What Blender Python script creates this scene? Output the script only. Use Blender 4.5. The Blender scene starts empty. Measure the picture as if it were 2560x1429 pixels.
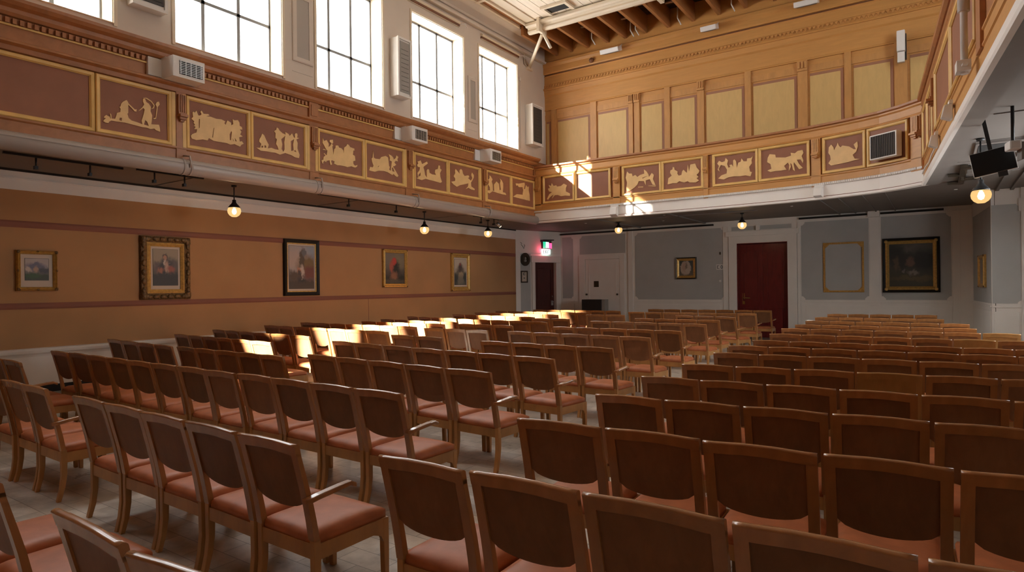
import bpy, bmesh, math, random
from mathutils import Vector, Matrix
from mathutils.geometry import tessellate_polygon
random.seed(7)
S = bpy.context.scene
COL = S.collection
R = math.radians

# ------------------------------------------------------------------ materials
def new_mat(name):
    m = bpy.data.materials.new(name); m.use_nodes = True
    nt = m.node_tree
    return m, nt, nt.nodes['Principled BSDF']

def plain(name, col, rough=.6, metal=0.0, spec=.5, coat=0.0, emit=None, estr=0.0, bump=0.0, bscale=40, vary=0.0, vscale=3.0):
    m, nt, b = new_mat(name)
    b.inputs['Base Color'].default_value = (*col, 1)
    b.inputs['Roughness'].default_value = rough
    b.inputs['Metallic'].default_value = metal
    b.inputs['Specular IOR Level'].default_value = spec
    b.inputs['Coat Weight'].default_value = coat
    if emit:
        b.inputs['Emission Color'].default_value = (*emit, 1); b.inputs['Emission Strength'].default_value = estr
    if vary or bump:
        tc = nt.nodes.new('ShaderNodeTexCoord')
    if vary:
        n = nt.nodes.new('ShaderNodeTexNoise'); n.inputs['Scale'].default_value = vscale; n.inputs['Detail'].default_value = 5
        nt.links.new(tc.outputs['Object'], n.inputs['Vector'])
        r = nt.nodes.new('ShaderNodeValToRGB')
        r.color_ramp.elements[0].position = .3; r.color_ramp.elements[1].position = .7
        r.color_ramp.elements[0].color = (*[c*(1-vary) for c in col], 1)
        r.color_ramp.elements[1].color = (*[min(1, c*(1+vary)) for c in col], 1)
        nt.links.new(n.outputs['Fac'], r.inputs['Fac']); nt.links.new(r.outputs['Color'], b.inputs['Base Color'])
    if bump:
        n2 = nt.nodes.new('ShaderNodeTexNoise'); n2.inputs['Scale'].default_value = bscale; n2.inputs['Detail'].default_value = 3
        nt.links.new(tc.outputs['Object'], n2.inputs['Vector'])
        bp = nt.nodes.new('ShaderNodeBump'); bp.inputs['Strength'].default_value = bump; bp.inputs['Distance'].default_value = .01
        nt.links.new(n2.outputs['Fac'], bp.inputs['Height']); nt.links.new(bp.outputs['Normal'], b.inputs['Normal'])
    return m

def wood(name, col, rough=.45, scale=(2, 2, 14), contrast=.22, rand=0.0, coat=0.0, spec=.5):
    """Stretched-noise grain; rand varies the tint of each object a little."""
    m, nt, b = new_mat(name)
    b.inputs['Roughness'].default_value = rough; b.inputs['Coat Weight'].default_value = coat
    b.inputs['Coat Roughness'].default_value = .25
    b.inputs['Specular IOR Level'].default_value = spec
    tc = nt.nodes.new('ShaderNodeTexCoord'); mp = nt.nodes.new('ShaderNodeMapping')
    mp.inputs['Scale'].default_value = scale
    nt.links.new(tc.outputs['Object'], mp.inputs['Vector'])
    n = nt.nodes.new('ShaderNodeTexNoise'); n.inputs['Scale'].default_value = 2.2; n.inputs['Detail'].default_value = 6; n.inputs['Roughness'].default_value = .6
    n.inputs['Distortion'].default_value = .6
    nt.links.new(mp.outputs['Vector'], n.inputs['Vector'])
    r = nt.nodes.new('ShaderNodeValToRGB')
    r.color_ramp.elements[0].position = .28; r.color_ramp.elements[1].position = .74
    r.color_ramp.elements[0].color = (*[c*(1-contrast) for c in col], 1)
    r.color_ramp.elements[1].color = (*[min(1, c*(1+contrast)) for c in col], 1)
    nt.links.new(n.outputs['Fac'], r.inputs['Fac'])
    out = r.outputs['Color']
    if rand:
        oi = nt.nodes.new('ShaderNodeObjectInfo'); mr = nt.nodes.new('ShaderNodeMapRange')
        mr.inputs['To Min'].default_value = 1-rand; mr.inputs['To Max'].default_value = 1+rand
        nt.links.new(oi.outputs['Random'], mr.inputs['Value'])
        hs = nt.nodes.new('ShaderNodeHueSaturation')
        nt.links.new(mr.outputs['Result'], hs.inputs['Value']); nt.links.new(out, hs.inputs['Color'])
        out = hs.outputs['Color']
    nt.links.new(out, b.inputs['Base Color'])
    return m

def floor_mat():
    m, nt, b = new_mat('worn_grey_parquet')
    tc = nt.nodes.new('ShaderNodeTexCoord')
    bk = nt.nodes.new('ShaderNodeTexBrick')
    bk.inputs['Scale'].default_value = 1.0; bk.inputs['Brick Width'].default_value = .34; bk.inputs['Row Height'].default_value = .17
    bk.inputs['Mortar Size'].default_value = .003; bk.inputs['Mortar Smooth'].default_value = .3
    bk.inputs['Color1'].default_value = (.66, .62, .57, 1); bk.inputs['Color2'].default_value = (.50, .47, .43, 1)
    bk.inputs['Mortar'].default_value = (.26, .24, .22, 1)
    nt.links.new(tc.outputs['Object'], bk.inputs['Vector'])
    n = nt.nodes.new('ShaderNodeTexNoise'); n.inputs['Scale'].default_value = 2.3; n.inputs['Detail'].default_value = 7; n.inputs['Roughness'].default_value = .65
    nt.links.new(tc.outputs['Object'], n.inputs['Vector'])
    r = nt.nodes.new('ShaderNodeValToRGB')
    r.color_ramp.elements[0].position = .34; r.color_ramp.elements[1].position = .68
    r.color_ramp.elements[0].color = (.55, .52, .48, 1); r.color_ramp.elements[1].color = (1.25, 1.22, 1.18, 1)
    nt.links.new(n.outputs['Fac'], r.inputs['Fac'])
    mx = nt.nodes.new('ShaderNodeMix'); mx.data_type = 'RGBA'; mx.blend_type = 'MULTIPLY'; mx.inputs[0].default_value = 1
    nt.links.new(bk.outputs['Color'], mx.inputs[6]); nt.links.new(r.outputs['Color'], mx.inputs[7])
    nt.links.new(mx.outputs[2], b.inputs['Base Color'])
    mr = nt.nodes.new('ShaderNodeMapRange'); mr.inputs['To Min'].default_value = .2; mr.inputs['To Max'].default_value = .42
    nt.links.new(n.outputs['Fac'], mr.inputs['Value']); nt.links.new(mr.outputs['Result'], b.inputs['Roughness'])
    return m

def pane_mat():
    m = bpy.data.materials.new('thin_window_glass'); m.use_nodes = True
    nt = m.node_tree; nt.nodes.clear()
    o = nt.nodes.new('ShaderNodeOutputMaterial'); t = nt.nodes.new('ShaderNodeBsdfTransparent'); g = nt.nodes.new('ShaderNodeBsdfGlossy')
    t.inputs['Color'].default_value = (.96, .97, .97, 1); g.inputs['Roughness'].default_value = .02
    mx = nt.nodes.new('ShaderNodeMixShader'); mx.inputs[0].default_value = .04
    nt.links.new(t.outputs[0], mx.inputs[1]); nt.links.new(g.outputs[0], mx.inputs[2]); nt.links.new(mx.outputs[0], o.inputs['Surface'])
    return m

def globe_mat():
    m = bpy.data.materials.new('lit_ribbed_globe_glass'); m.use_nodes = True
    nt = m.node_tree; nt.nodes.clear()
    o = nt.nodes.new('ShaderNodeOutputMaterial'); t = nt.nodes.new('ShaderNodeBsdfTransparent'); e = nt.nodes.new('ShaderNodeEmission')
    t.inputs['Color'].default_value = (1, .93, .8, 1)
    e.inputs['Color'].default_value = (1, .62, .24, 1); e.inputs['Strength'].default_value = 1.1
    mx = nt.nodes.new('ShaderNodeMixShader'); mx.inputs[0].default_value = .7
    nt.links.new(t.outputs[0], mx.inputs[1]); nt.links.new(e.outputs[0], mx.inputs[2]); nt.links.new(mx.outputs[0], o.inputs['Surface'])
    return m

def painting(name, top, bottom, blobs, horizon=.5):
    """A small canvas: a sky-to-ground gradient with soft brushed patches (u, v, ru, rv, colour, softness)."""
    m, nt, b = new_mat(name); b.inputs['Roughness'].default_value = .5
    tc = nt.nodes.new('ShaderNodeTexCoord')
    nz = nt.nodes.new('ShaderNodeTexNoise'); nz.inputs['Scale'].default_value = 9; nz.inputs['Detail'].default_value = 5
    nt.links.new(tc.outputs['UV'], nz.inputs['Vector'])
    off = nt.nodes.new('ShaderNodeVectorMath'); off.operation = 'MULTIPLY_ADD'
    off.inputs[1].default_value = (.22, .22, 0); 
    nt.links.new(nz.outputs['Color'], off.inputs[0]); nt.links.new(tc.outputs['UV'], off.inputs[2])
    sub = nt.nodes.new('ShaderNodeVectorMath'); sub.operation = 'SUBTRACT'; sub.inputs[1].default_value = (.11, .11, 0)
    nt.links.new(off.outputs[0], sub.inputs[0])
    sx = nt.nodes.new('ShaderNodeSeparateXYZ'); nt.links.new(sub.outputs[0], sx.inputs[0])
    rp = nt.nodes.new('ShaderNodeValToRGB')
    rp.color_ramp.elements[0].position = max(0, horizon-.18); rp.color_ramp.elements[1].position = min(1, horizon+.2)
    rp.color_ramp.elements[0].color = (*bottom, 1); rp.color_ramp.elements[1].color = (*top, 1)
    nt.links.new(sx.outputs['Y'], rp.inputs['Fac'])
    cur = rp.outputs['Color']
    for (u, v, ru, rv, c, soft) in blobs:
        d = nt.nodes.new('ShaderNodeVectorMath'); d.operation = 'SUBTRACT'; d.inputs[1].default_value = (u, v, 0)
        nt.links.new(sub.outputs[0], d.inputs[0])
        s = nt.nodes.new('ShaderNodeVectorMath'); s.operation = 'MULTIPLY'; s.inputs[1].default_value = (1/ru, 1/rv, 0)
        nt.links.new(d.outputs[0], s.inputs[0])
        ln = nt.nodes.new('ShaderNodeVectorMath'); ln.operation = 'LENGTH'; nt.links.new(s.outputs[0], ln.inputs[0])
        mr = nt.nodes.new('ShaderNodeMapRange'); mr.inputs['From Min'].default_value = 1+soft; mr.inputs['From Max'].default_value = 1-soft
        nt.links.new(ln.outputs['Value'], mr.inputs['Value'])
        mx = nt.nodes.new('ShaderNodeMix'); mx.data_type = 'RGBA'; mx.inputs[7].default_value = (*c, 1)
        nt.links.new(mr.outputs['Result'], mx.inputs[0]); nt.links.new(cur, mx.inputs[6]); cur = mx.outputs[2]
    nt.links.new(cur, b.inputs['Base Color'])
    return m

M = {}
M['floor'] = floor_mat()
M['fascia'] = wood('stained_gallery_wood', (.37, .150, .052), .42, (3, 3, 3), .16)
M['fascia_dark'] = wood('dark_stained_wood', (.17, .065, .028), .45, (3, 3, 3), .16)
M['field'] = plain('maroon_panel_paint', (.27, .105, .055), .6, vary=.12, vscale=2)
M['gold'] = plain('ochre_frame_paint', (.72, .46, .15), .45, vary=.10, vscale=4)
M['relief'] = plain('gilded_relief_ochre', (.76, .50, .22), .5, vary=.08, vscale=6)
M['upper'] = wood('honey_wall_boarding', (.54, .265, .078), .42, (.8, 3, 8), .09)
M['stile'] = wood('honey_stile_wood', (.52, .26, .085), .42, (4, 4, 1), .14)
M['veneer'] = wood('pale_veneer_panel', (.60, .40, .155), .42, (5, 5, 1.2), .07)
M['border'] = plain('plum_panel_border', (.33, .15, .085), .5)
M['wallpaper'] = plain('tan_wall_covering', (.43, .235, .105), .8, bump=.15, bscale=120, vary=.07, vscale=1.2)
M['band'] = plain('dusky_rose_band', (.25, .095, .06), .7)
M['white'] = plain('off_white_paint', (.82, .79, .75), .5, vary=.03, vscale=2)
M['cream'] = plain('cream_wall_plaster', (.62, .545, .47), .75, vary=.03, vscale=2)
M['grey'] = plain('blue_grey_paint', (.46, .47, .465), .7, vary=.04, vscale=2)
M['soffit'] = plain('grey_soffit_boards', (.20, .175, .16), .7, vary=.05, vscale=2)
M['plank'] = wood('whitewashed_ceiling_planks', (.80, .70, .57), .6, (6, .6, 6), .08)
M['joist'] = wood('brown_roof_joist', (.36, .155, .05), .6, (6, .8, 6), .2)
M['deck'] = wood('dark_roof_deck', (.055, .03, .018), .8, (1, 10, 6), .5)
M['black'] = plain('black_iron', (.012, .012, .013), .45)
M['slot'] = plain('dark_slot', (.02, .018, .017), .9)
M['duct'] = plain('painted_duct', (.40, .36, .335), .38, spec=.6)
M['plastic'] = plain('white_plastic', (.72, .70, .67), .4)
M['meshgrey'] = plain('grey_speaker_cloth', (.30, .28, .26), .8)
M['darkcloth'] = plain('charcoal_speaker_cloth', (.055, .052, .05), .7)
M['flushpanel'] = plain('grey_flush_panel', (.40, .36, .32), .8)
M['steel'] = plain('grey_window_bar', (.22, .225, .235), .5)
M['pane'] = pane_mat()
M['reveal'] = plain('white_reveal_paint', (.70, .60, .46), .6)
M['red'] = wood('red_door_paint', (.15, .014, .014), .3, (6, 6, 1), .25)
M['darkred'] = wood('dark_red_door_paint', (.07, .011, .009), .35, (6, 6, 1), .25)
M['brass'] = plain('aged_brass', (.55, .38, .14), .3, metal=1)
M['gilt'] = plain('gilt_frame', (.56, .35, .10), .35, metal=.4, bump=.3, bscale=60, vary=.2, vscale=25)
M['giltdark'] = plain('dark_carved_gilt', (.15, .085, .03), .45, metal=.35, bump=.7, bscale=45, vary=.55, vscale=30)
M['blackframe'] = plain('black_lacquer_frame', (.012, .010, .008), .5, spec=.2)
M['mount'] = plain('cream_mount_board', (.58, .50, .42), .8)
M['globe'] = globe_mat()
M['bulb'] = plain('glowing_bulb', (1, .9, .7), .5, emit=(1, .72, .38), estr=28)
M['tv'] = plain('dark_screen', (.006, .007, .008), .35, spec=.25)
M['silver'] = plain('silver_bezel', (.5, .5, .5), .35, metal=.8)
M['chairwood'] = wood('chair_beech_stained', (.36, .155, .052), .24, (3, 3, 1.2), .2, rand=.14, coat=.4)
M['chairback'] = wood('chair_back_panel', (.225, .100, .044), .5, (6, 6, 2), .15, rand=.18, spec=.25)
M['chairleg'] = wood('chair_leg_beech', (.42, .21, .070), .4, (4, 4, 1), .18, rand=.12)
M['leather'] = plain('russet_seat_leather', (.43, .138, .055), .46, spec=.25, vary=.15, vscale=9, bump=.05, bscale=60)
M['green'] = plain('green_lit_sign', (.05, .5, .3), .5, emit=(.02, .55, .28), estr=1.2)
M['pink'] = plain('red_lit_sign', (.8, .1, .2), .5, emit=(1, .05, .16), estr=3.0)
M['glowwhite'] = plain('white_lit_sign', (.9, .95, .92), .5, emit=(.75, 1, .92), estr=2.2)
M['ink'] = plain('dark_lettering', (.02, .05, .05), .6)
M['bronze'] = plain('dark_bronze', (.06, .045, .03), .4, metal=.5)

# ------------------------------------------------------------------ mesh helpers
def BM(): return bmesh.new()

def box(bm, x0, x1, y0, y1, z0, z1, mi=0):
    vs = [bm.verts.new((x, y, z)) for x in (x0, x1) for y in (y0, y1) for z in (z0, z1)]
    for f in ((0, 1, 3, 2), (4, 6, 7, 5), (0, 4, 5, 1), (2, 3, 7, 6), (0, 2, 6, 4), (1, 5, 7, 3)):
        fc = bm.faces.new([vs[i] for i in f]); fc.material_index = mi
    return vs

def prism(bm, poly, fn, d0, d1, mi=0):
    """Polygon poly [(u,v)] (first loop outer, rest holes if nested) pushed from depth d0 to d1; fn(u,v,d) -> xyz."""
    loops = poly if isinstance(poly[0][0], (tuple, list)) else [poly]
    flat = [p for l in loops for p in l]
    a = [bm.verts.new(fn(u, v, d0)) for u, v in flat]; b = [bm.verts.new(fn(u, v, d1)) for u, v in flat]
    for t in tessellate_polygon([[Vector((u, v, 0)) for u, v in l] for l in loops]):
        if len(set(t)) < 3: continue
        for vs, rev in ((a, True), (b, False)):
            try: f = bm.faces.new([vs[i] for i in (t[::-1] if rev else t)]); f.material_index = mi
            except ValueError: pass
    k = 0
    for l in loops:
        n = len(l)
        for i in range(n):
            j = (i+1) % n
            try: f = bm.faces.new((a[k+i], a[k+j], b[k+j], b[k+i])); f.material_index = mi
            except ValueError: pass
        k += n

def tube(bm, pts, r, n=8, cap=True, mi=0):
    pts = [Vector(p) for p in pts]; rings = []
    rs = r if isinstance(r, (list, tuple)) else [r]*len(pts)
    up0 = None
    for i, p in enumerate(pts):
        t = (pts[min(i+1, len(pts)-1)] - pts[max(i-1, 0)]).normalized()
        ref = Vector((0, 0, 1)) if abs(t.z) < .9 else Vector((1, 0, 0))
        u = t.cross(ref).normalized()
        if up0 is not None and u.dot(up0) < 0: u = -u
        up0 = u
        v = t.cross(u).normalized()
        rings.append([bm.verts.new(p + rs[i]*(math.cos(2*math.pi*k/n)*u + math.sin(2*math.pi*k/n)*v)) for k in range(n)])
    for a, b in zip(rings, rings[1:]):
        for k in range(n):
            f = bm.faces.new((a[k], a[(k+1) % n], b[(k+1) % n], b[k])); f.smooth = True; f.material_index = mi
    if cap:
        for rg in (rings[0][::-1], rings[-1]):
            f = bm.faces.new(rg); f.material_index = mi

def lathe(bm, prof, c=(0, 0, 0), n=20, mi=0):
    rings = []
    for r, z in prof:
        rings.append([bm.verts.new((c[0]+r*math.cos(2*math.pi*k/n), c[1]+r*math.sin(2*math.pi*k/n), c[2]+z)) for k in range(n)])
    for a, b in zip(rings, rings[1:]):
        for k in range(n):
            f = bm.faces.new((a[k], a[(k+1) % n], b[(k+1) % n], b[k])); f.smooth = True; f.material_index = mi
    for rg in (rings[0][::-1], rings[-1]):
        try: bm.faces.new(rg).material_index = mi
        except ValueError: pass

def ball(bm, c, r, sc=(1, 1, 1), seg=10, mi=0):
    m = Matrix.Translation(c) @ Matrix.Diagonal((*[r*s for s in sc], 1))
    g = bmesh.ops.create_uvsphere(bm, u_segments=seg, v_segments=max(5, seg*2//3), radius=1, matrix=m)
    for v in g['verts']:
        for f in v.link_faces: f.smooth = True; f.material_index = mi

def normals2d(path):
    out = []
    for i in range(len(path)):
        a = Vector(path[max(i-1, 0)]); b = Vector(path[i]); c = Vector(path[min(i+1, len(path)-1)])
        d1 = (b-a).normalized() if i > 0 else (c-b).normalized()
        d2 = (c-b).normalized() if i < len(path)-1 else d1
        n1 = Vector((d1.y, -d1.x)); n2 = Vector((d2.y, -d2.x))
        n = (n1+n2)
        n = n.normalized() / max(.3, n.normalized().dot(n1))
        out.append(n)
    return out

def sweep(bm, path, prof, mi=0):
    """Closed profile [(d, z)] carried along a plan path; d grows to the right-hand side of the path (into the hall)."""
    ns = normals2d(path); rings = []
    for p, n in zip(path, ns):
        rings.append([bm.verts.new((p[0]+n.x*d, p[1]+n.y*d, z)) for d, z in prof])
    k = len(prof)
    for a, b in zip(rings, rings[1:]):
        for i in range(k):
            f = bm.faces.new((a[i], b[i], b[(i+1) % k], a[(i+1) % k])); f.material_index = mi
    bm.faces.new(rings[0][::-1]); bm.faces.new(rings[-1])

def obj(name, bm, mats, parent=None, bevel=0.0, loc=(0, 0, 0), rz=0.0, smooth=False):
    bmesh.ops.remove_doubles(bm, verts=bm.verts, dist=1e-6)
    bmesh.ops.recalc_face_normals(bm, faces=bm.faces)
    if bevel:
        es = [e for e in bm.edges if len(e.link_faces) == 2 and e.calc_face_angle(0) > .6]
        bmesh.ops.bevel(bm, geom=es, offset=bevel, segments=2, affect='EDGES', profile=.6, clamp_overlap=True)
    me = bpy.data.meshes.new(name); bm.to_mesh(me); bm.free()
    for m in (mats if isinstance(mats, (list, tuple)) else [mats]): me.materials.append(M[m] if isinstance(m, str) else m)
    if smooth:
        for p in me.polygons: p.use_smooth = True
    o = bpy.data.objects.new(name, me); COL.objects.link(o)
    o.location = loc; o.rotation_euler = (0, 0, rz)
    if parent: o.parent = parent
    return o

def thing(name, label, cat, loc=(0, 0, 0), rz=0.0, group=None):
    o = bpy.data.objects.new(name, None); COL.objects.link(o)
    o.location = loc; o.rotation_euler = (0, 0, rz); o.empty_display_size = .1
    return tag(o, label, cat, group)

def tag(o, label, cat, group=None):
    o['label'] = label; o['category'] = cat
    if group: o['group'] = group
    return o

def struct(o):
    o['kind'] = 'structure'; return o

TRIM = [0]
def trim(bm, mats, bevel=0.0):
    TRIM[0] += 1
    return struct(obj('trim_%d' % TRIM[0], bm, mats, bevel=bevel))

def rect_frame(bm, w, h, t, prof, mi=0):
    """Mitred frame in the local x-z plane, centred at the origin, facing -y. prof: [(inset from outer edge, out towards viewer)]."""
    cs = [(-1, -1), (1, -1), (1, 1), (-1, 1)]
    rings = []
    for sx, sz in cs:
        rings.append([bm.verts.new((sx*(w/2-i), -d, sz*(h/2-i))) for i, d in prof])
    k = len(prof)
    for a in range(4):
        A, B = rings[a], rings[(a+1) % 4]
        for i in range(k):
            f = bm.faces.new((A[i], B[i], B[(i+1) % k], A[(i+1) % k])); f.material_index = mi

def quad_uv(name, w, h, y, mat, parent, cz=0.0, thick=.004):
    """A thin board facing -y with a 0..1 UV on its face."""
    bm = BM(); box(bm, -w/2, w/2, y, y+thick, cz-h/2, cz+h/2)
    uv = bm.loops.layers.uv.new('UVMap')
    for f in bm.faces:
        for l in f.loops:
            l[uv].uv = ((l.vert.co.x+w/2)/w, (l.vert.co.z-cz+h/2)/h)
    return obj(name, bm, mat, parent)

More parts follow.
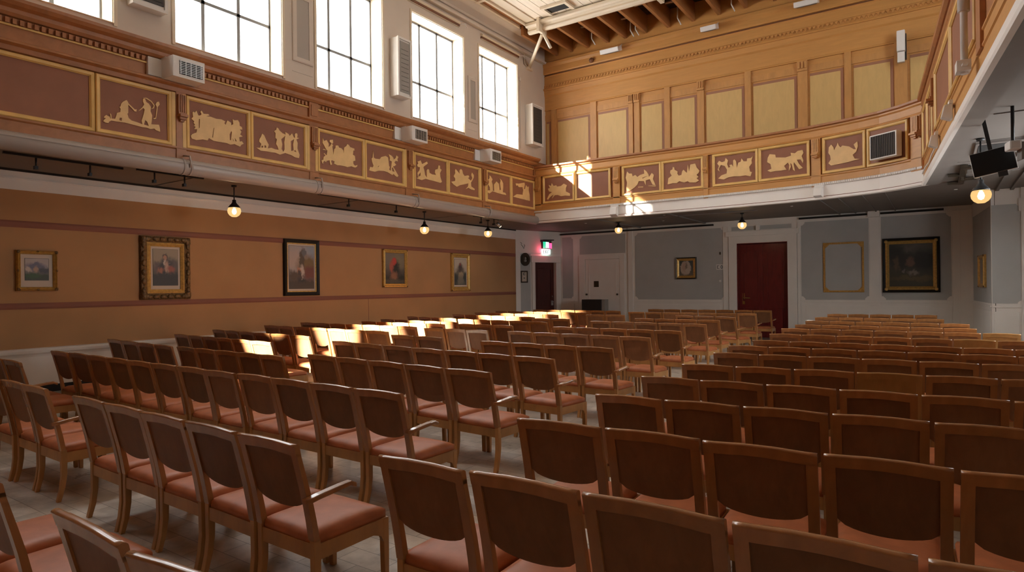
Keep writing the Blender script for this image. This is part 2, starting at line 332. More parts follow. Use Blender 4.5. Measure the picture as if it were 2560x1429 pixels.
# gilt relief outlines, metres on their panels' planes: (along, height)
LEFT_RELIEF = {
  'reed': [[[(4.145,4.112),(4.165,4.141),(4.182,4.156),(4.154,4.163),(4.166,4.189),(4.190,4.209),(4.205,4.198),(4.232,4.192),(4.238,4.168),(4.305,4.177),(4.323,4.236),(4.329,4.268),(4.375,4.293),(4.381,4.342),(4.364,4.363),(4.382,4.379),(4.388,4.418),(4.417,4.456),(4.464,4.492),(4.481,4.471),(4.493,4.443),(4.580,4.375),(4.604,4.386),(4.601,4.348),(4.574,4.348),(4.487,4.429),(4.485,4.303),(4.473,4.288),(4.490,4.229),(4.531,4.200),(4.626,4.188),(4.686,4.175),(4.675,4.230),(4.687,4.271),(4.706,4.339),(4.719,4.406),(4.701,4.428),(4.652,4.378),(4.628,4.366),(4.689,4.438),(4.714,4.482),(4.696,4.522),(4.696,4.561),(4.721,4.579),(4.733,4.557),(4.745,4.527),(4.781,4.510),(4.812,4.466),(4.805,4.400),(4.829,4.341),(4.822,4.262),(4.815,4.202),(4.928,4.219),(4.940,4.176),(4.946,4.112),(4.883,4.125),(4.858,4.146),(4.802,4.126),(4.747,4.137),(4.686,4.131),(4.578,4.140),(4.437,4.149),(4.322,4.141),(4.254,4.141),(4.221,4.116),(4.215,4.096),(4.176,4.094)],[(4.726,4.248),(4.707,4.176),(4.778,4.169),(4.754,4.228)],[(4.368,4.209),(4.359,4.170),(4.391,4.164),(4.397,4.209)],],[[(4.881,4.521),(4.900,4.564),(4.932,4.578),(4.944,4.535),(4.912,4.489),(4.905,4.422),(4.885,4.301),(4.853,4.288),(4.841,4.298),(4.879,4.319),(4.892,4.419),(4.899,4.486)],],[[(4.691,4.578),(4.752,4.593),(4.825,4.559),(4.868,4.505),(4.855,4.456),(4.812,4.437),(4.843,4.466),(4.852,4.501),(4.813,4.546),(4.745,4.576)],],[[(4.233,4.247),(4.253,4.227),(4.257,4.166),(4.246,4.164),(4.242,4.212)],],],
  'hut': [[[(5.426,4.142),(5.448,4.173),(5.519,4.214),(5.531,4.270),(5.482,4.265),(5.509,4.303),(5.479,4.313),(5.499,4.338),(5.472,4.365),(5.489,4.390),(5.440,4.422),(5.468,4.460),(5.458,4.532),(5.485,4.549),(5.496,4.530),(5.523,4.574),(5.555,4.500),(5.588,4.508),(5.611,4.534),(5.589,4.567),(5.606,4.593),(5.628,4.570),(5.644,4.547),(5.723,4.559),(5.745,4.542),(5.689,4.519),(5.768,4.525),(5.859,4.512),(5.952,4.521),(6.022,4.502),(6.004,4.465),(6.028,4.448),(6.058,4.527),(6.124,4.501),(6.129,4.457),(6.166,4.487),(6.154,4.570),(6.191,4.555),(6.252,4.573),(6.282,4.534),(6.287,4.479),(6.324,4.469),(6.336,4.426),(6.287,4.421),(6.317,4.382),(6.292,4.331),(6.341,4.307),(6.273,4.282),(6.284,4.205),(6.321,4.223),(6.358,4.184),(6.314,4.159),(6.289,4.120),(6.186,4.147),(6.113,4.123),(6.042,4.138),(5.901,4.134),(5.809,4.134),(5.730,4.163),(5.707,4.120),(5.628,4.122),(5.518,4.090),(5.442,4.103)],[(6.100,4.199),(6.097,4.294),(6.128,4.362),(6.140,4.347),(6.120,4.203)],[(5.811,4.337),(5.825,4.360),(5.800,4.181),(5.787,4.190)],[(6.151,4.248),(6.162,4.199),(6.174,4.196)],[(6.193,4.256),(6.198,4.200),(6.229,4.200)],[(5.566,4.449),(5.582,4.442),(5.575,4.311),(5.564,4.287),(5.560,4.394)],],],
  'well': [[[(6.599,4.158),(6.677,4.172),(6.697,4.246),(6.658,4.280),(6.665,4.322),(6.699,4.375),(6.719,4.432),(6.758,4.410),(6.804,4.324),(6.850,4.255),(6.829,4.186),(6.903,4.211),(6.984,4.196),(7.053,4.202),(7.033,4.258),(6.999,4.300),(7.021,4.388),(6.987,4.406),(6.995,4.492),(6.961,4.521),(7.009,4.560),(7.017,4.604),(7.058,4.588),(7.071,4.561),(7.140,4.520),(7.203,4.508),(7.197,4.555),(7.267,4.533),(7.295,4.501),(7.346,4.560),(7.381,4.493),(7.410,4.486),(7.404,4.553),(7.426,4.578),(7.462,4.577),(7.466,4.534),(7.454,4.501),(7.505,4.498),(7.439,4.461),(7.467,4.398),(7.459,4.297),(7.508,4.181),(7.493,4.117),(7.405,4.121),(7.319,4.150),(7.192,4.165),(7.079,4.116),(6.983,4.136),(6.902,4.128),(6.821,4.132),(6.689,4.121)],[(7.111,4.405),(7.196,4.482),(7.173,4.356),(7.179,4.297),(7.178,4.224),(7.150,4.182),(7.115,4.225),(7.131,4.312)],[(7.315,4.407),(7.388,4.457),(7.365,4.355),(7.375,4.245),(7.320,4.224)],[(6.703,4.211),(6.736,4.217),(6.729,4.183),(6.700,4.178)],[(6.763,4.234),(6.793,4.228),(6.798,4.195),(6.762,4.189)],[(7.407,4.263),(7.439,4.222),(7.385,4.229)],],],
  'two bushes': [[[(8.011,4.162),(8.057,4.180),(8.065,4.235),(8.112,4.275),(8.066,4.300),(8.086,4.314),(8.139,4.279),(8.160,4.381),(8.073,4.377),(8.047,4.377),(8.074,4.398),(8.147,4.384),(8.114,4.416),(8.075,4.474),(8.042,4.511),(8.050,4.609),(8.082,4.551),(8.143,4.584),(8.196,4.517),(8.188,4.451),(8.229,4.480),(8.264,4.541),(8.217,4.565),(8.224,4.599),(8.299,4.618),(8.305,4.559),(8.277,4.532),(8.304,4.499),(8.283,4.479),(8.308,4.319),(8.330,4.432),(8.358,4.459),(8.366,4.515),(8.428,4.526),(8.456,4.487),(8.512,4.486),(8.560,4.450),(8.574,4.396),(8.582,4.510),(8.640,4.553),(8.662,4.596),(8.705,4.587),(8.741,4.549),(8.820,4.540),(8.850,4.540),(8.856,4.495),(8.827,4.496),(8.811,4.403),(8.862,4.388),(8.876,4.294),(8.816,4.268),(8.823,4.212),(8.867,4.185),(8.933,4.212),(8.918,4.175),(8.866,4.145),(8.764,4.158),(8.691,4.135),(8.662,4.126),(8.605,4.134),(8.535,4.134),(8.465,4.134),(8.409,4.126),(8.319,4.145),(8.334,4.191),(8.272,4.203),(8.245,4.188),(8.271,4.116),(8.230,4.109),(8.211,4.194),(8.137,4.171),(8.123,4.136),(8.090,4.163),(8.057,4.137),(8.050,4.092),(8.030,4.111)],],],
  'cart': [[[(9.250,4.150),(9.282,4.225),(9.352,4.224),(9.376,4.262),(9.338,4.339),(9.324,4.406),(9.356,4.435),(9.373,4.585),(9.387,4.440),(9.434,4.424),(9.561,4.433),(9.610,4.489),(9.741,4.534),(9.807,4.509),(9.822,4.427),(9.837,4.309),(9.862,4.324),(9.836,4.248),(9.885,4.231),(9.922,4.443),(9.856,4.456),(9.873,4.508),(9.824,4.590),(9.924,4.564),(9.974,4.524),(9.973,4.487),(10.042,4.535),(10.060,4.599),(10.128,4.574),(10.092,4.519),(10.109,4.472),(10.041,4.474),(9.998,4.430),(10.056,4.391),(10.005,4.352),(9.954,4.338),(10.121,4.155),(10.086,4.120),(10.035,4.131),(9.968,4.170),(9.934,4.141),(9.802,4.183),(9.687,4.196),(9.525,4.179),(9.414,4.139),(9.289,4.144)],[(9.920,4.297),(9.950,4.314),(9.999,4.224),(9.935,4.226)],[(9.495,4.257),(9.543,4.300),(9.527,4.262)],],],
  'axe': [[[(10.703,4.179),(10.767,4.203),(10.737,4.302),(10.813,4.380),(10.825,4.449),(10.750,4.452),(10.729,4.493),(10.773,4.530),(10.741,4.569),(10.817,4.596),(10.850,4.616),(10.903,4.535),(11.070,4.621),(11.102,4.581),(10.968,4.493),(10.945,4.467),(10.977,4.397),(10.998,4.295),(11.063,4.244),(11.055,4.408),(11.100,4.452),(11.145,4.436),(11.155,4.370),(11.244,4.344),(11.382,4.349),(11.348,4.405),(11.361,4.468),(11.454,4.505),(11.478,4.593),(11.537,4.594),(11.536,4.525),(11.594,4.502),(11.534,4.416),(11.544,4.325),(11.601,4.209),(11.541,4.178),(11.356,4.192),(11.174,4.198),(11.018,4.207),(10.886,4.160),(10.799,4.163)],[(10.768,4.262),(10.845,4.333),(10.844,4.258),(10.778,4.219)],],],
  'group': [[[(11.950,4.262),(12.099,4.298),(12.112,4.355),(12.051,4.411),(12.115,4.499),(12.103,4.561),(12.129,4.605),(12.203,4.560),(12.278,4.507),(12.280,4.587),(12.344,4.637),(12.395,4.604),(12.419,4.527),(12.483,4.479),(12.640,4.517),(12.679,4.481),(12.625,4.441),(12.743,4.392),(12.798,4.465),(12.759,4.542),(12.787,4.612),(12.867,4.557),(12.866,4.491),(12.811,4.417),(12.742,4.342),(12.754,4.245),(12.901,4.197),(12.886,4.162),(12.739,4.169),(12.634,4.197),(12.528,4.151),(12.621,4.228),(12.636,4.312),(12.479,4.267),(12.298,4.220),(12.171,4.164),(12.047,4.204)],],],
  'mound': [[[(13.427,4.176),(13.486,4.234),(13.572,4.244),(13.559,4.328),(13.489,4.388),(13.534,4.497),(13.477,4.506),(13.550,4.567),(13.551,4.645),(13.609,4.627),(13.695,4.553),(13.650,4.495),(13.692,4.414),(13.703,4.243),(13.762,4.258),(13.751,4.421),(13.871,4.524),(13.989,4.470),(14.016,4.297),(14.077,4.322),(14.035,4.493),(14.067,4.567),(14.008,4.630),(14.113,4.591),(14.188,4.513),(14.186,4.406),(14.167,4.263),(14.290,4.259),(14.336,4.202),(14.166,4.201),(13.895,4.213),(13.688,4.232),(13.542,4.155)],],],
  'leaper': [[[(14.756,4.605),(14.836,4.542),(14.805,4.593),(14.969,4.605),(15.271,4.672),(15.287,4.618),(15.233,4.481),(15.301,4.489),(15.355,4.608),(15.439,4.562),(15.509,4.590),(15.489,4.475),(15.539,4.349),(15.552,4.171),(15.328,4.176),(14.993,4.185),(14.684,4.197),(14.864,4.290),(15.162,4.306),(15.199,4.440),(15.167,4.528),(14.967,4.504),(14.902,4.550),(14.852,4.526)],],],
}
BACK_RELIEF = {
  'flyer': [[[(-9.529,4.214),(-9.445,4.348),(-9.350,4.400),(-9.455,4.430),(-9.490,4.514),(-9.419,4.527),(-9.464,4.623),(-9.383,4.584),(-9.358,4.663),(-9.301,4.576),(-9.208,4.587),(-9.185,4.545),(-9.047,4.551),(-8.955,4.611),(-8.853,4.551),(-8.888,4.475),(-8.889,4.376),(-8.755,4.304),(-8.755,4.235),(-8.914,4.259),(-9.051,4.252),(-9.165,4.302),(-9.258,4.301),(-9.353,4.218),(-9.304,4.325),(-9.422,4.265),(-9.494,4.191)],],],
  'riders': [[[(-7.008,4.272),(-6.986,4.438),(-7.024,4.573),(-6.982,4.736),(-6.923,4.674),(-6.843,4.665),(-6.824,4.588),(-6.744,4.617),(-6.686,4.555),(-6.607,4.602),(-6.489,4.625),(-6.497,4.737),(-6.430,4.683),(-6.373,4.594),(-6.355,4.519),(-6.277,4.620),(-6.220,4.559),(-6.250,4.453),(-6.176,4.281),(-6.261,4.308),(-6.336,4.462),(-6.453,4.438),(-6.454,4.318),(-6.501,4.424),(-6.648,4.440),(-6.688,4.351),(-6.768,4.285),(-6.909,4.206),(-6.989,4.195)],[(-6.549,4.521),(-6.374,4.558),(-6.451,4.529),(-6.539,4.493)],],[[(-6.377,4.292),(-6.166,4.271),(-6.176,4.249),(-6.377,4.280)],],[[(-6.669,4.290),(-6.523,4.283),(-6.523,4.261),(-6.670,4.272)],],],
  'banquet': [[[(-5.847,4.266),(-5.826,4.426),(-5.733,4.487),(-5.778,4.564),(-5.768,4.626),(-5.712,4.646),(-5.702,4.708),(-5.666,4.695),(-5.657,4.631),(-5.575,4.577),(-5.585,4.525),(-5.549,4.467),(-5.476,4.477),(-5.457,4.564),(-5.421,4.604),(-5.376,4.554),(-5.332,4.514),(-5.302,4.723),(-5.277,4.543),(-5.240,4.715),(-5.115,4.727),(-5.081,4.626),(-5.003,4.530),(-5.030,4.480),(-5.083,4.434),(-5.031,4.376),(-5.084,4.346),(-5.023,4.287),(-5.103,4.243),(-5.263,4.260),(-5.316,4.300),(-5.406,4.274),(-5.533,4.323),(-5.606,4.277),(-5.717,4.289)],],],
  'dancers': [[[(-4.532,4.277),(-4.449,4.349),(-4.320,4.380),(-4.308,4.472),(-4.364,4.572),(-4.457,4.607),(-4.517,4.521),(-4.494,4.448),(-4.541,4.501),(-4.504,4.590),(-4.551,4.654),(-4.503,4.718),(-4.433,4.673),(-4.363,4.687),(-4.339,4.765),(-4.282,4.700),(-4.306,4.610),(-4.272,4.513),(-4.226,4.531),(-4.249,4.580),(-4.191,4.584),(-4.157,4.522),(-4.155,4.683),(-4.121,4.701),(-4.087,4.651),(-4.067,4.487),(-4.031,4.609),(-3.975,4.624),(-3.951,4.701),(-3.907,4.627),(-3.829,4.616),(-3.817,4.683),(-3.729,4.682),(-3.684,4.721),(-3.718,4.624),(-3.708,4.555),(-3.775,4.473),(-3.754,4.357),(-3.710,4.341),(-3.745,4.243),(-3.867,4.280),(-4.001,4.273),(-4.137,4.289),(-4.275,4.282),(-4.392,4.238)],],],
  'beast': [[[(-3.350,4.328),(-3.252,4.360),(-3.273,4.473),(-3.348,4.528),(-3.336,4.627),(-3.291,4.709),(-3.163,4.679),(-3.153,4.611),(-2.932,4.578),(-2.807,4.603),(-2.816,4.670),(-2.724,4.645),(-2.662,4.689),(-2.560,4.695),(-2.541,4.627),(-2.582,4.559),(-2.543,4.456),(-2.554,4.393),(-2.603,4.486),(-2.685,4.488),(-2.635,4.383),(-2.555,4.286),(-2.636,4.265),(-2.686,4.347),(-2.747,4.442),(-2.757,4.401),(-2.728,4.234),(-2.769,4.272),(-2.799,4.406),(-2.829,4.432),(-2.820,4.344),(-2.862,4.252),(-2.850,4.392),(-2.881,4.451),(-2.965,4.386),(-2.914,4.292),(-3.040,4.287),(-3.167,4.293),(-3.275,4.285)],],],
  'revel': [[[(-2.004,4.304),(-1.955,4.378),(-1.964,4.463),(-2.002,4.532),(-1.991,4.655),(-1.941,4.708),(-1.894,4.636),(-1.885,4.573),(-1.826,4.665),(-1.807,4.722),(-1.788,4.657),(-1.751,4.609),(-1.712,4.642),(-1.582,4.597),(-1.490,4.519),(-1.445,4.510),(-1.489,4.619),(-1.416,4.675),(-1.408,4.563),(-1.445,4.450),(-1.510,4.401),(-1.474,4.314),(-1.365,4.285),(-1.493,4.277),(-1.623,4.259),(-1.812,4.250),(-1.947,4.242)],],],
}

# ------------------------------------------------------------------ plan of the hall (metres; x across, y towards the far wall)
XL, YB, XR, YR = -12.2, 20.0, 2.5, -4.0          # lower walls
XG, YG = -10.0, 16.55                            # upper (window) wall and upper far wall
SOF = 3.62                                       # underside of the galleries
FRONT = [(-10, 15.85), (-7.5, 15.85), (-5, 15.85), (-4.2, 15.81), (-3.5, 15.75), (-2.9, 15.68), (-2.4, 15.60), (-1.9, 15.47), (-1.4, 15.30), (-1, 15.13), (-.6, 14.86), (-.22, 14.5)]
RIGHT = [(-.22, 14.5), (.98, 0.0), (1.31, -4.0)]
def front_y(x):
    for a, b in zip(FRONT, FRONT[1:]):
        if a[0] <= x <= b[0]: return a[1] + (b[1]-a[1])*(x-a[0])/(b[0]-a[0])
    return FRONT[-1][1]

# floor
bm = BM(); box(bm, XL-.3, XR+.3, YR-.3, YB+.3, -.2, 0)
struct(obj('floor', bm, 'floor'))

# lower walls
bm = BM(); box(bm, XL-.3, XL, YR-.3, 18.1, 0, 3.8)
struct(obj('wall_left', bm, 'wallpaper'))
bm = BM(); box(bm, XL-.3, XR+.3, YR-.3, YR, 0, 9.3)
struct(obj('wall_rear', bm, 'fascia'))
D1 = (-5.20, -3.73, 2.90)
bm = BM(); box(bm, XL, D1[0], YB, YB+.3, 0, 3.8); box(bm, D1[1], XR, YB, YB+.3, 0, 3.8); box(bm, D1[0], D1[1], YB, YB+.3, D1[2], 3.8)
struct(obj('wall_back', bm, 'white'))
CL = dict(loc=(-12.2, 18.1, 0), rz=math.atan2(1.9, .7))      # canted corner with the small red door
CR = dict(loc=(.69, 20.0, 0), rz=math.atan2(-3.0, .23))      # canted return by the aisle end
bm = BM(); box(bm, -.12, .81, 0, .25, 0, 3.8); box(bm, 1.77, 2.1, 0, .25, 0, 3.8); box(bm, .81, 1.77, 0, .25, 2.5, 3.8)
struct(obj('wall_canted_left', bm, 'white', **CL))
bm = BM(); box(bm, -.05, 3.009, 0, .06, 0, 3.8)
struct(obj('wall_canted_right', bm, 'white', **CR))
bm = BM(); box(bm, .99, XR, 17.0, 17.2, 0, 3.8)
struct(obj('wall_bay_right', bm, 'white'))

# right-hand walls; their windows are added out of view to let daylight in
ADDED_WIN_LO = [(9.4, 11.2), (11.8, 13.4)]; ADDED_WIN_UP = [(11.4, 13.2)]
def wall_with_openings(bm, x0, x1, ya, yb, z0, z1, wins, wz0, wz1):
    y = ya
    for a, b in wins:
        box(bm, x0, x1, y, a, z0, z1); box(bm, x0, x1, a, b, z0, wz0); box(bm, x0, x1, a, b, wz1, z1); y = b
    box(bm, x0, x1, y, yb, z0, z1)
bm = BM()
wall_with_openings(bm, XR, XR+.3, YR, YB+.3, 0, 3.8, ADDED_WIN_LO, 1.6, 3.40)
wall_with_openings(bm, XR, XR+.3, YR, YB+.3, 3.8, 9.3, ADDED_WIN_UP, 5.58, 8.02)
struct(obj('wall_right', bm, 'cream'))

# upper left wall with the tall windows
WIN = [(-.3, 1.6), (2.35, 4.31), (5.21, 7.18), (7.95, 9.71), (10.63, 12.53), (13.18, 14.99)]
WZ0, WZ1, GX = 5.58, 8.02, -10.36
bm = BM(); wall_with_openings(bm, XG-.45, XG, YR-.3, 16.9, 5.40, 9.3, WIN, WZ0, WZ1)
struct(obj('wall_left_upper', bm, 'cream'))
bm = BM(); box(bm, XG-.45, XG-.02, YR-.3, 16.9, 3.62, 5.40)
struct(obj('wall_gallery_left', bm, 'fascia'))
bm = BM(); box(bm, XG, XR+.3, YG, YG+.3, 3.8, 9.3)
struct(obj('wall_back_upper', bm, 'upper'))

for i, (a, b) in enumerate(WIN):
    r = bpy.data.objects.new('window_%d' % (i+1), None); COL.objects.link(r); r.location = (XG, (a+b)/2, WZ0); struct(r)
    w = b-a; h = WZ1-WZ0
    def lw(bm, y0, y1, z0, z1, x0=GX-.02, x1=GX+.02): box(bm, x0-XG, x1-XG, y0, y1, z0, z1)
    bm = BM()                                               # white reveal boards
    lw(bm, -w/2, w/2, -.0, .012, GX-.05, XG+.03); lw(bm, -w/2, w/2, h-.012, h, GX-.05, XG-.001)
    lw(bm, -w/2, -w/2+.012, 0, h, GX-.05, XG-.001); lw(bm, w/2-.012, w/2, 0, h, GX-.05, XG-.001)
    obj('reveal_lining', bm, 'reveal', r)
    bm = BM()                                               # architrave bead on the wall face
    for y0, y1, z0, z1 in ((w/2, w/2+.05, -.03, h+.05), (-w/2-.05, -w/2, -.03, h+.05), (-w/2, w/2, h, h+.05)):
        lw(bm, y0, y1, z0, z1, XG-.001, XG+.022)
    obj('architrave', bm, 'reveal', r)
    bm = BM()
    n = 3; t = .030
    for k in range(n+1):
        y = -w/2 + w*k/n; tt = t if k in (1, 2) else .042
        lw(bm, max(-w/2, y-tt), min(w/2, y+tt), 0, h)
    for z in (.02, .985, h-.03): lw(bm, -w/2, w/2, z-.028, z+.028)
    obj('window_frame', bm, 'steel', r)
    bm = BM(); lw(bm, -w/2, w/2, 0, h, GX-.003, GX+.003)
    obj('pane', bm, 'pane', r)
for i, (ya, yb, z0, z1) in enumerate([(a, b, 1.6, 3.40) for a, b in ADDED_WIN_LO] + [(a, b, WZ0, WZ1) for a, b in ADDED_WIN_UP]):  # the added unseen windows, numbered on after the real ones
    r = bpy.data.objects.new('window_%d' % (i+1+len(WIN)), None); COL.objects.link(r); r.location = (XR, ya, z0); struct(r)
    w, h = yb-ya, z1-z0; bm = BM()
    for k in range(4): box(bm, .18, .22, max(0, w*k/3-.02), min(w, w*k/3+.02), 0, h)
    for z in (0, .95, h-.04): box(bm, .18, .22, 0, w, z, z+.04)
    obj('window_frame', bm, 'steel', r)
    bm = BM(); box(bm, .198, .202, 0, w, 0, h); obj('pane', bm, 'pane', r)

# gallery floor slab: its underside is the soffit
hole = [(XG, -3.999)] + [(XG, 15.85)] + FRONT[1:] + [(.98, 0), (1.309, -3.999)]
bm = BM(); prism(bm, [[(XL-.3, -4.3), (XR+.3, -4.3), (XR+.3, 20.3), (XL-.3, 20.3)], hole], lambda u, v, d: (u, v, d), SOF, 3.80)
struct(obj('ceiling_soffit', bm, 'soffit'))
# main ceiling: planks up to the boxed beam, bare joists and roof deck beyond
bm = BM()
for k in range(47):
    x = XG + .95 + k*.25
    if x+.25 > XR+.3: break
    box(bm, x, x+.236, YR-.3, 14.55, 8.92, 8.95)
struct(obj('ceiling', bm, 'plank'))
bm = BM(); box(bm, XG, XR+.3, YR-.3, 14.55, 8.96, 9.2)
struct(obj('ceiling_backing', bm, 'deck'))
bm = BM()
for k in range(26):
    box(bm, XG, XR+.3, 14.5+k*.09, 14.5+k*.09+.078, 9.16, 9.19)
box(bm, XG, XR+.3, 14.4, 16.9, 9.2, 9.4)
struct(obj('ceiling_roof_deck', bm, 'deck'))
JX = [-9.60, -9.09, -8.55, -7.90, -7.35, -6.74, -6.08, -5.40, -4.72, -4.05, -3.35, -2.65, -1.95, -1.25, -.55, .15, .85, 1.55, 2.2]
for x in JX:
    bm = BM(); box(bm, x, x+.085, 14.62, 16.62, 8.66, 9.16)
    TRIM[0] += 1; struct(obj('trim_%d' % TRIM[0], bm, 'joist', bevel=.006))
bm = BM()                                                     # battens, laths and pipes lying in the open roof
for k, (x0, x1, y) in enumerate([(-9.0, -8.6, 15.2), (-8.4, -7.9, 15.9), (-7.8, -7.4, 15.3), (-7.2, -6.8, 16.0), (-6.6, -6.1, 15.5), (-5.9, -5.45, 15.9), (-5.3, -4.8, 15.3), (-3.9, -3.4, 15.7), (-6.0, -5.45, 15.25)]):
    box(bm, x0, x1, y, y+.05, 8.98+.03*(k % 3), 9.01+.03*(k % 3))
trim(bm, 'mount')
bm = BM()
for x, y in [(-8.2, 16.2), (-7.05, 16.3), (-6.9, 16.3), (-5.7, 16.3), (-4.3, 16.3), (-3.0, 16.3)]:
    tube(bm, [(x, y, 9.15), (x, y, 8.75), (x+.05, y+.12, 8.6)], .016, 6)
trim(bm, 'plastic')

# plaster cove and boxed slot along the top of the window wall
bm = BM(); sweep(bm, [(XG, -4), (XG, 16.0)], [(0, 8.62), (.04, 8.62), (.05, 8.68), (.16, 8.80), (.30, 8.86), (.34, 8.88), (.34, 8.95), (0, 8.95)])
trim(bm, 'cream')
bm = BM(); box(bm, XG+.62, XG+.95, -4, 14.6, 8.89, 8.94); box(bm, XG+.34, XG+.40, -4, 14.6, 8.86, 8.95); box(bm, XG+.60, XG+.66, -4, 14.6, 8.84, 8.95)
for y in (10.2, 11.2, 11.9, 12.6): box(bm, XG+.34, XG+.66, y, y+.10, 8.85, 8.93)
trim(bm, 'reveal')
bm = BM(); box(bm, XG+.40, XG+.60, -4, 14.6, 8.93, 8.96)
trim(bm, 'joist')
bm = BM(); box(bm, XG, XG+.12, YR, 16.5, 8.44, 8.50)
trim(bm, 'cream')

# ------------------------------------------------------------------ left gallery front
LP = [(XG, YR), (XG, 15.93)]
bm = BM(); sweep(bm, LP, [(-.02, 5.24), (.05, 5.25), (.08, 5.29), (.09, 5.34), (.15, 5.37), (.19, 5.41), (.20, 5.45), (-.02, 5.45)]); trim(bm, 'fascia')
bm = BM(); box(bm, XG-.02, XG+.012, YR, 15.93, 4.92, 5.24); trim(bm, 'fascia')
bm = BM()
y = 2.2
while y < 15.9:
    if min(abs(y-q) for q in (5.27, 7.83, 10.48, 13.3)) > .17: box(bm, XG+.01, XG+.055, y, y+.045, 5.155, 5.225)
    y += .08
trim(bm, 'fascia')
bm = BM(); sweep(bm, LP, [(.01, 5.125), (.035, 5.125), (.04, 5.14), (.035, 5.15), (.01, 5.15)]); trim(bm, 'gold')
bm = BM(); sweep(bm, LP, [(-.02, 4.93), (.10, 4.93), (.13, 4.91), (.13, 4.885), (.07, 4.86), (.05, 4.80), (-.02, 4.78)]); trim(bm, 'fascia')
bm = BM(); box(bm, XG-.02, XG+.004, YR, 15.93, 3.70, 4.78); trim(bm, 'fascia')
bm = BM(); sweep(bm, LP, [(0, 3.93), (.055, 3.93), (.055, 3.905), (.035, 3.885), (.03, 3.74), (.045, 3.72), (0, 3.70)]); trim(bm, 'fascia')
POSTS = [(2.66, 2.82), (5.19, 5.35), (7.73, 7.94), (10.34, 10.62), (13.22, 13.40), (15.80, 15.95)]
def corbel(bm, fn, u0, u1):
    """Fluted tongue with a carved drop at its foot, on a plain stile; fn(u, d, z)."""
    c = (u0+u1)/2; w = min(.15, (u1-u0)*.8)
    def b(ua, ub, da, db, za, zb):
        vs = [bm.verts.new(fn(u, d, z)) for u in (ua, ub) for d in (da, db) for z in (za, zb)]
        for f in ((0, 1, 3, 2), (4, 6, 7, 5), (0, 4, 5, 1), (2, 3, 7, 6), (0, 2, 6, 4), (1, 5, 7, 3)): bm.faces.new([vs[i] for i in f])
    b(u0, u1, 0, .05, 3.72, 4.80)
    for k in range(4): b(c-w/2+w*k/4+.004, c-w/2+w*(k+1)/4-.004, .05, .085, 4.47, 4.76)
    b(c-w/2, c+w/2, .05, .10, 4.44, 4.475)
    for k, (s, za, zb) in enumerate(((.5, 4.40, 4.44), (.42, 4.36, 4.40), (.25, 4.33, 4.36))): b(c-w*s, c+w*s, .05, .15-.03*k, za, zb)
for y0, y1 in POSTS:
    bm = BM(); corbel(bm, lambda u, d, z: (XG+d, u, z), y0, y1); trim(bm, 'fascia', bevel=.004)
for y0, y1 in ((5.19, 5.35), (7.73, 7.94), (10.34, 10.62), (13.22, 13.40), (15.78, 15.93)):
    bm = BM(); box(bm, XG, XG+.055, y0, y1, 4.93, 5.24); box(bm, XG, XG+.07, y0+.035, y1-.035, 4.98, 5.19); trim(bm, 'fascia', bevel=.004)

def frieze_panel(label, loc, rz, w, h, shapes=None, u0=0.0, z0=0.0, fw=.055, outer=0):
    """Maroon field in an ochre moulded frame, with a flat gilt relief cut to a silhouette."""
    r = thing('frieze_panel', label, 'wall panel', loc, rz, 'frieze panels on the gallery fronts')
    bm = BM(); box(bm, -w/2-.01, w/2+.01, -.022, 0, -h/2-.01, h/2+.01); obj('field', bm, 'field', r)
    bm = BM(); rect_frame(bm, w+2*fw, h+2*fw, fw, [(0, 0), (0, .045), (.012, .06), (fw-.018, .055), (fw-.006, .040), (fw, .035), (fw, 0)])
    if outer: x0 = outer*(w/2+fw); box(bm, min(x0, x0+outer*.055), max(x0, x0+outer*.055), -.05, 0, -h/2-fw, h/2+fw)
    obj('panel_frame', bm, 'gold', r)
    if shapes:
        bm = BM()
        for s in shapes: prism(bm, [[(p[0]-u0, p[1]-z0) for p in l] for l in s], lambda u, v, d: (u, -d, v), .020, .036)
        obj('relief', bm, 'relief', r)
    return r
FZ0, FZ1 = 3.995, 4.715
for y0, y1, key, lab in [
    (2.90, 3.97, None, 'bare maroon frieze panel without a relief on the window-side gallery'),
    (4.11, 5.06, 'reed', 'frieze panel with a crouching figure facing a standing figure with staff'),
    (5.41, 6.42, 'hut', 'frieze panel with a broad gilt hut between leafy trees'),
    (6.55, 7.61, 'well', 'frieze panel with a small girl, a draped figure and a round well'),
    (7.98, 9.06, 'two bushes', 'frieze panel with two big gilt haystack shapes behind a spindly plant'),
    (9.19, 10.25, 'cart', 'frieze panel with a humped load on a cart and a dancing figure'),
    (10.68, 11.77, 'axe', 'frieze panel with a figure swinging an axe beside a boat shape'),
    (11.90, 13.06, 'group', 'frieze panel with two heads above a sprawling gilt cloud shape'),
    (13.46, 14.51, 'mound', 'frieze panel with two slim figures either side of a rounded mound'),
    (14.64, 15.74, 'leaper', 'frieze panel with a leaping animal over a flat gilt hillock')]:
    yc, zc = (y0+y1)/2, (FZ0+FZ1)/2
    LEFT_N = globals().get('LEFT_N', 0)+1
    frieze_panel(lab, (XG+.004, yc, zc), R(90), y1-y0, FZ1-FZ0, LEFT_RELIEF.get(key), yc, zc, .064, 0 if key is None else (1 if LEFT_N % 2 == 0 else -1))

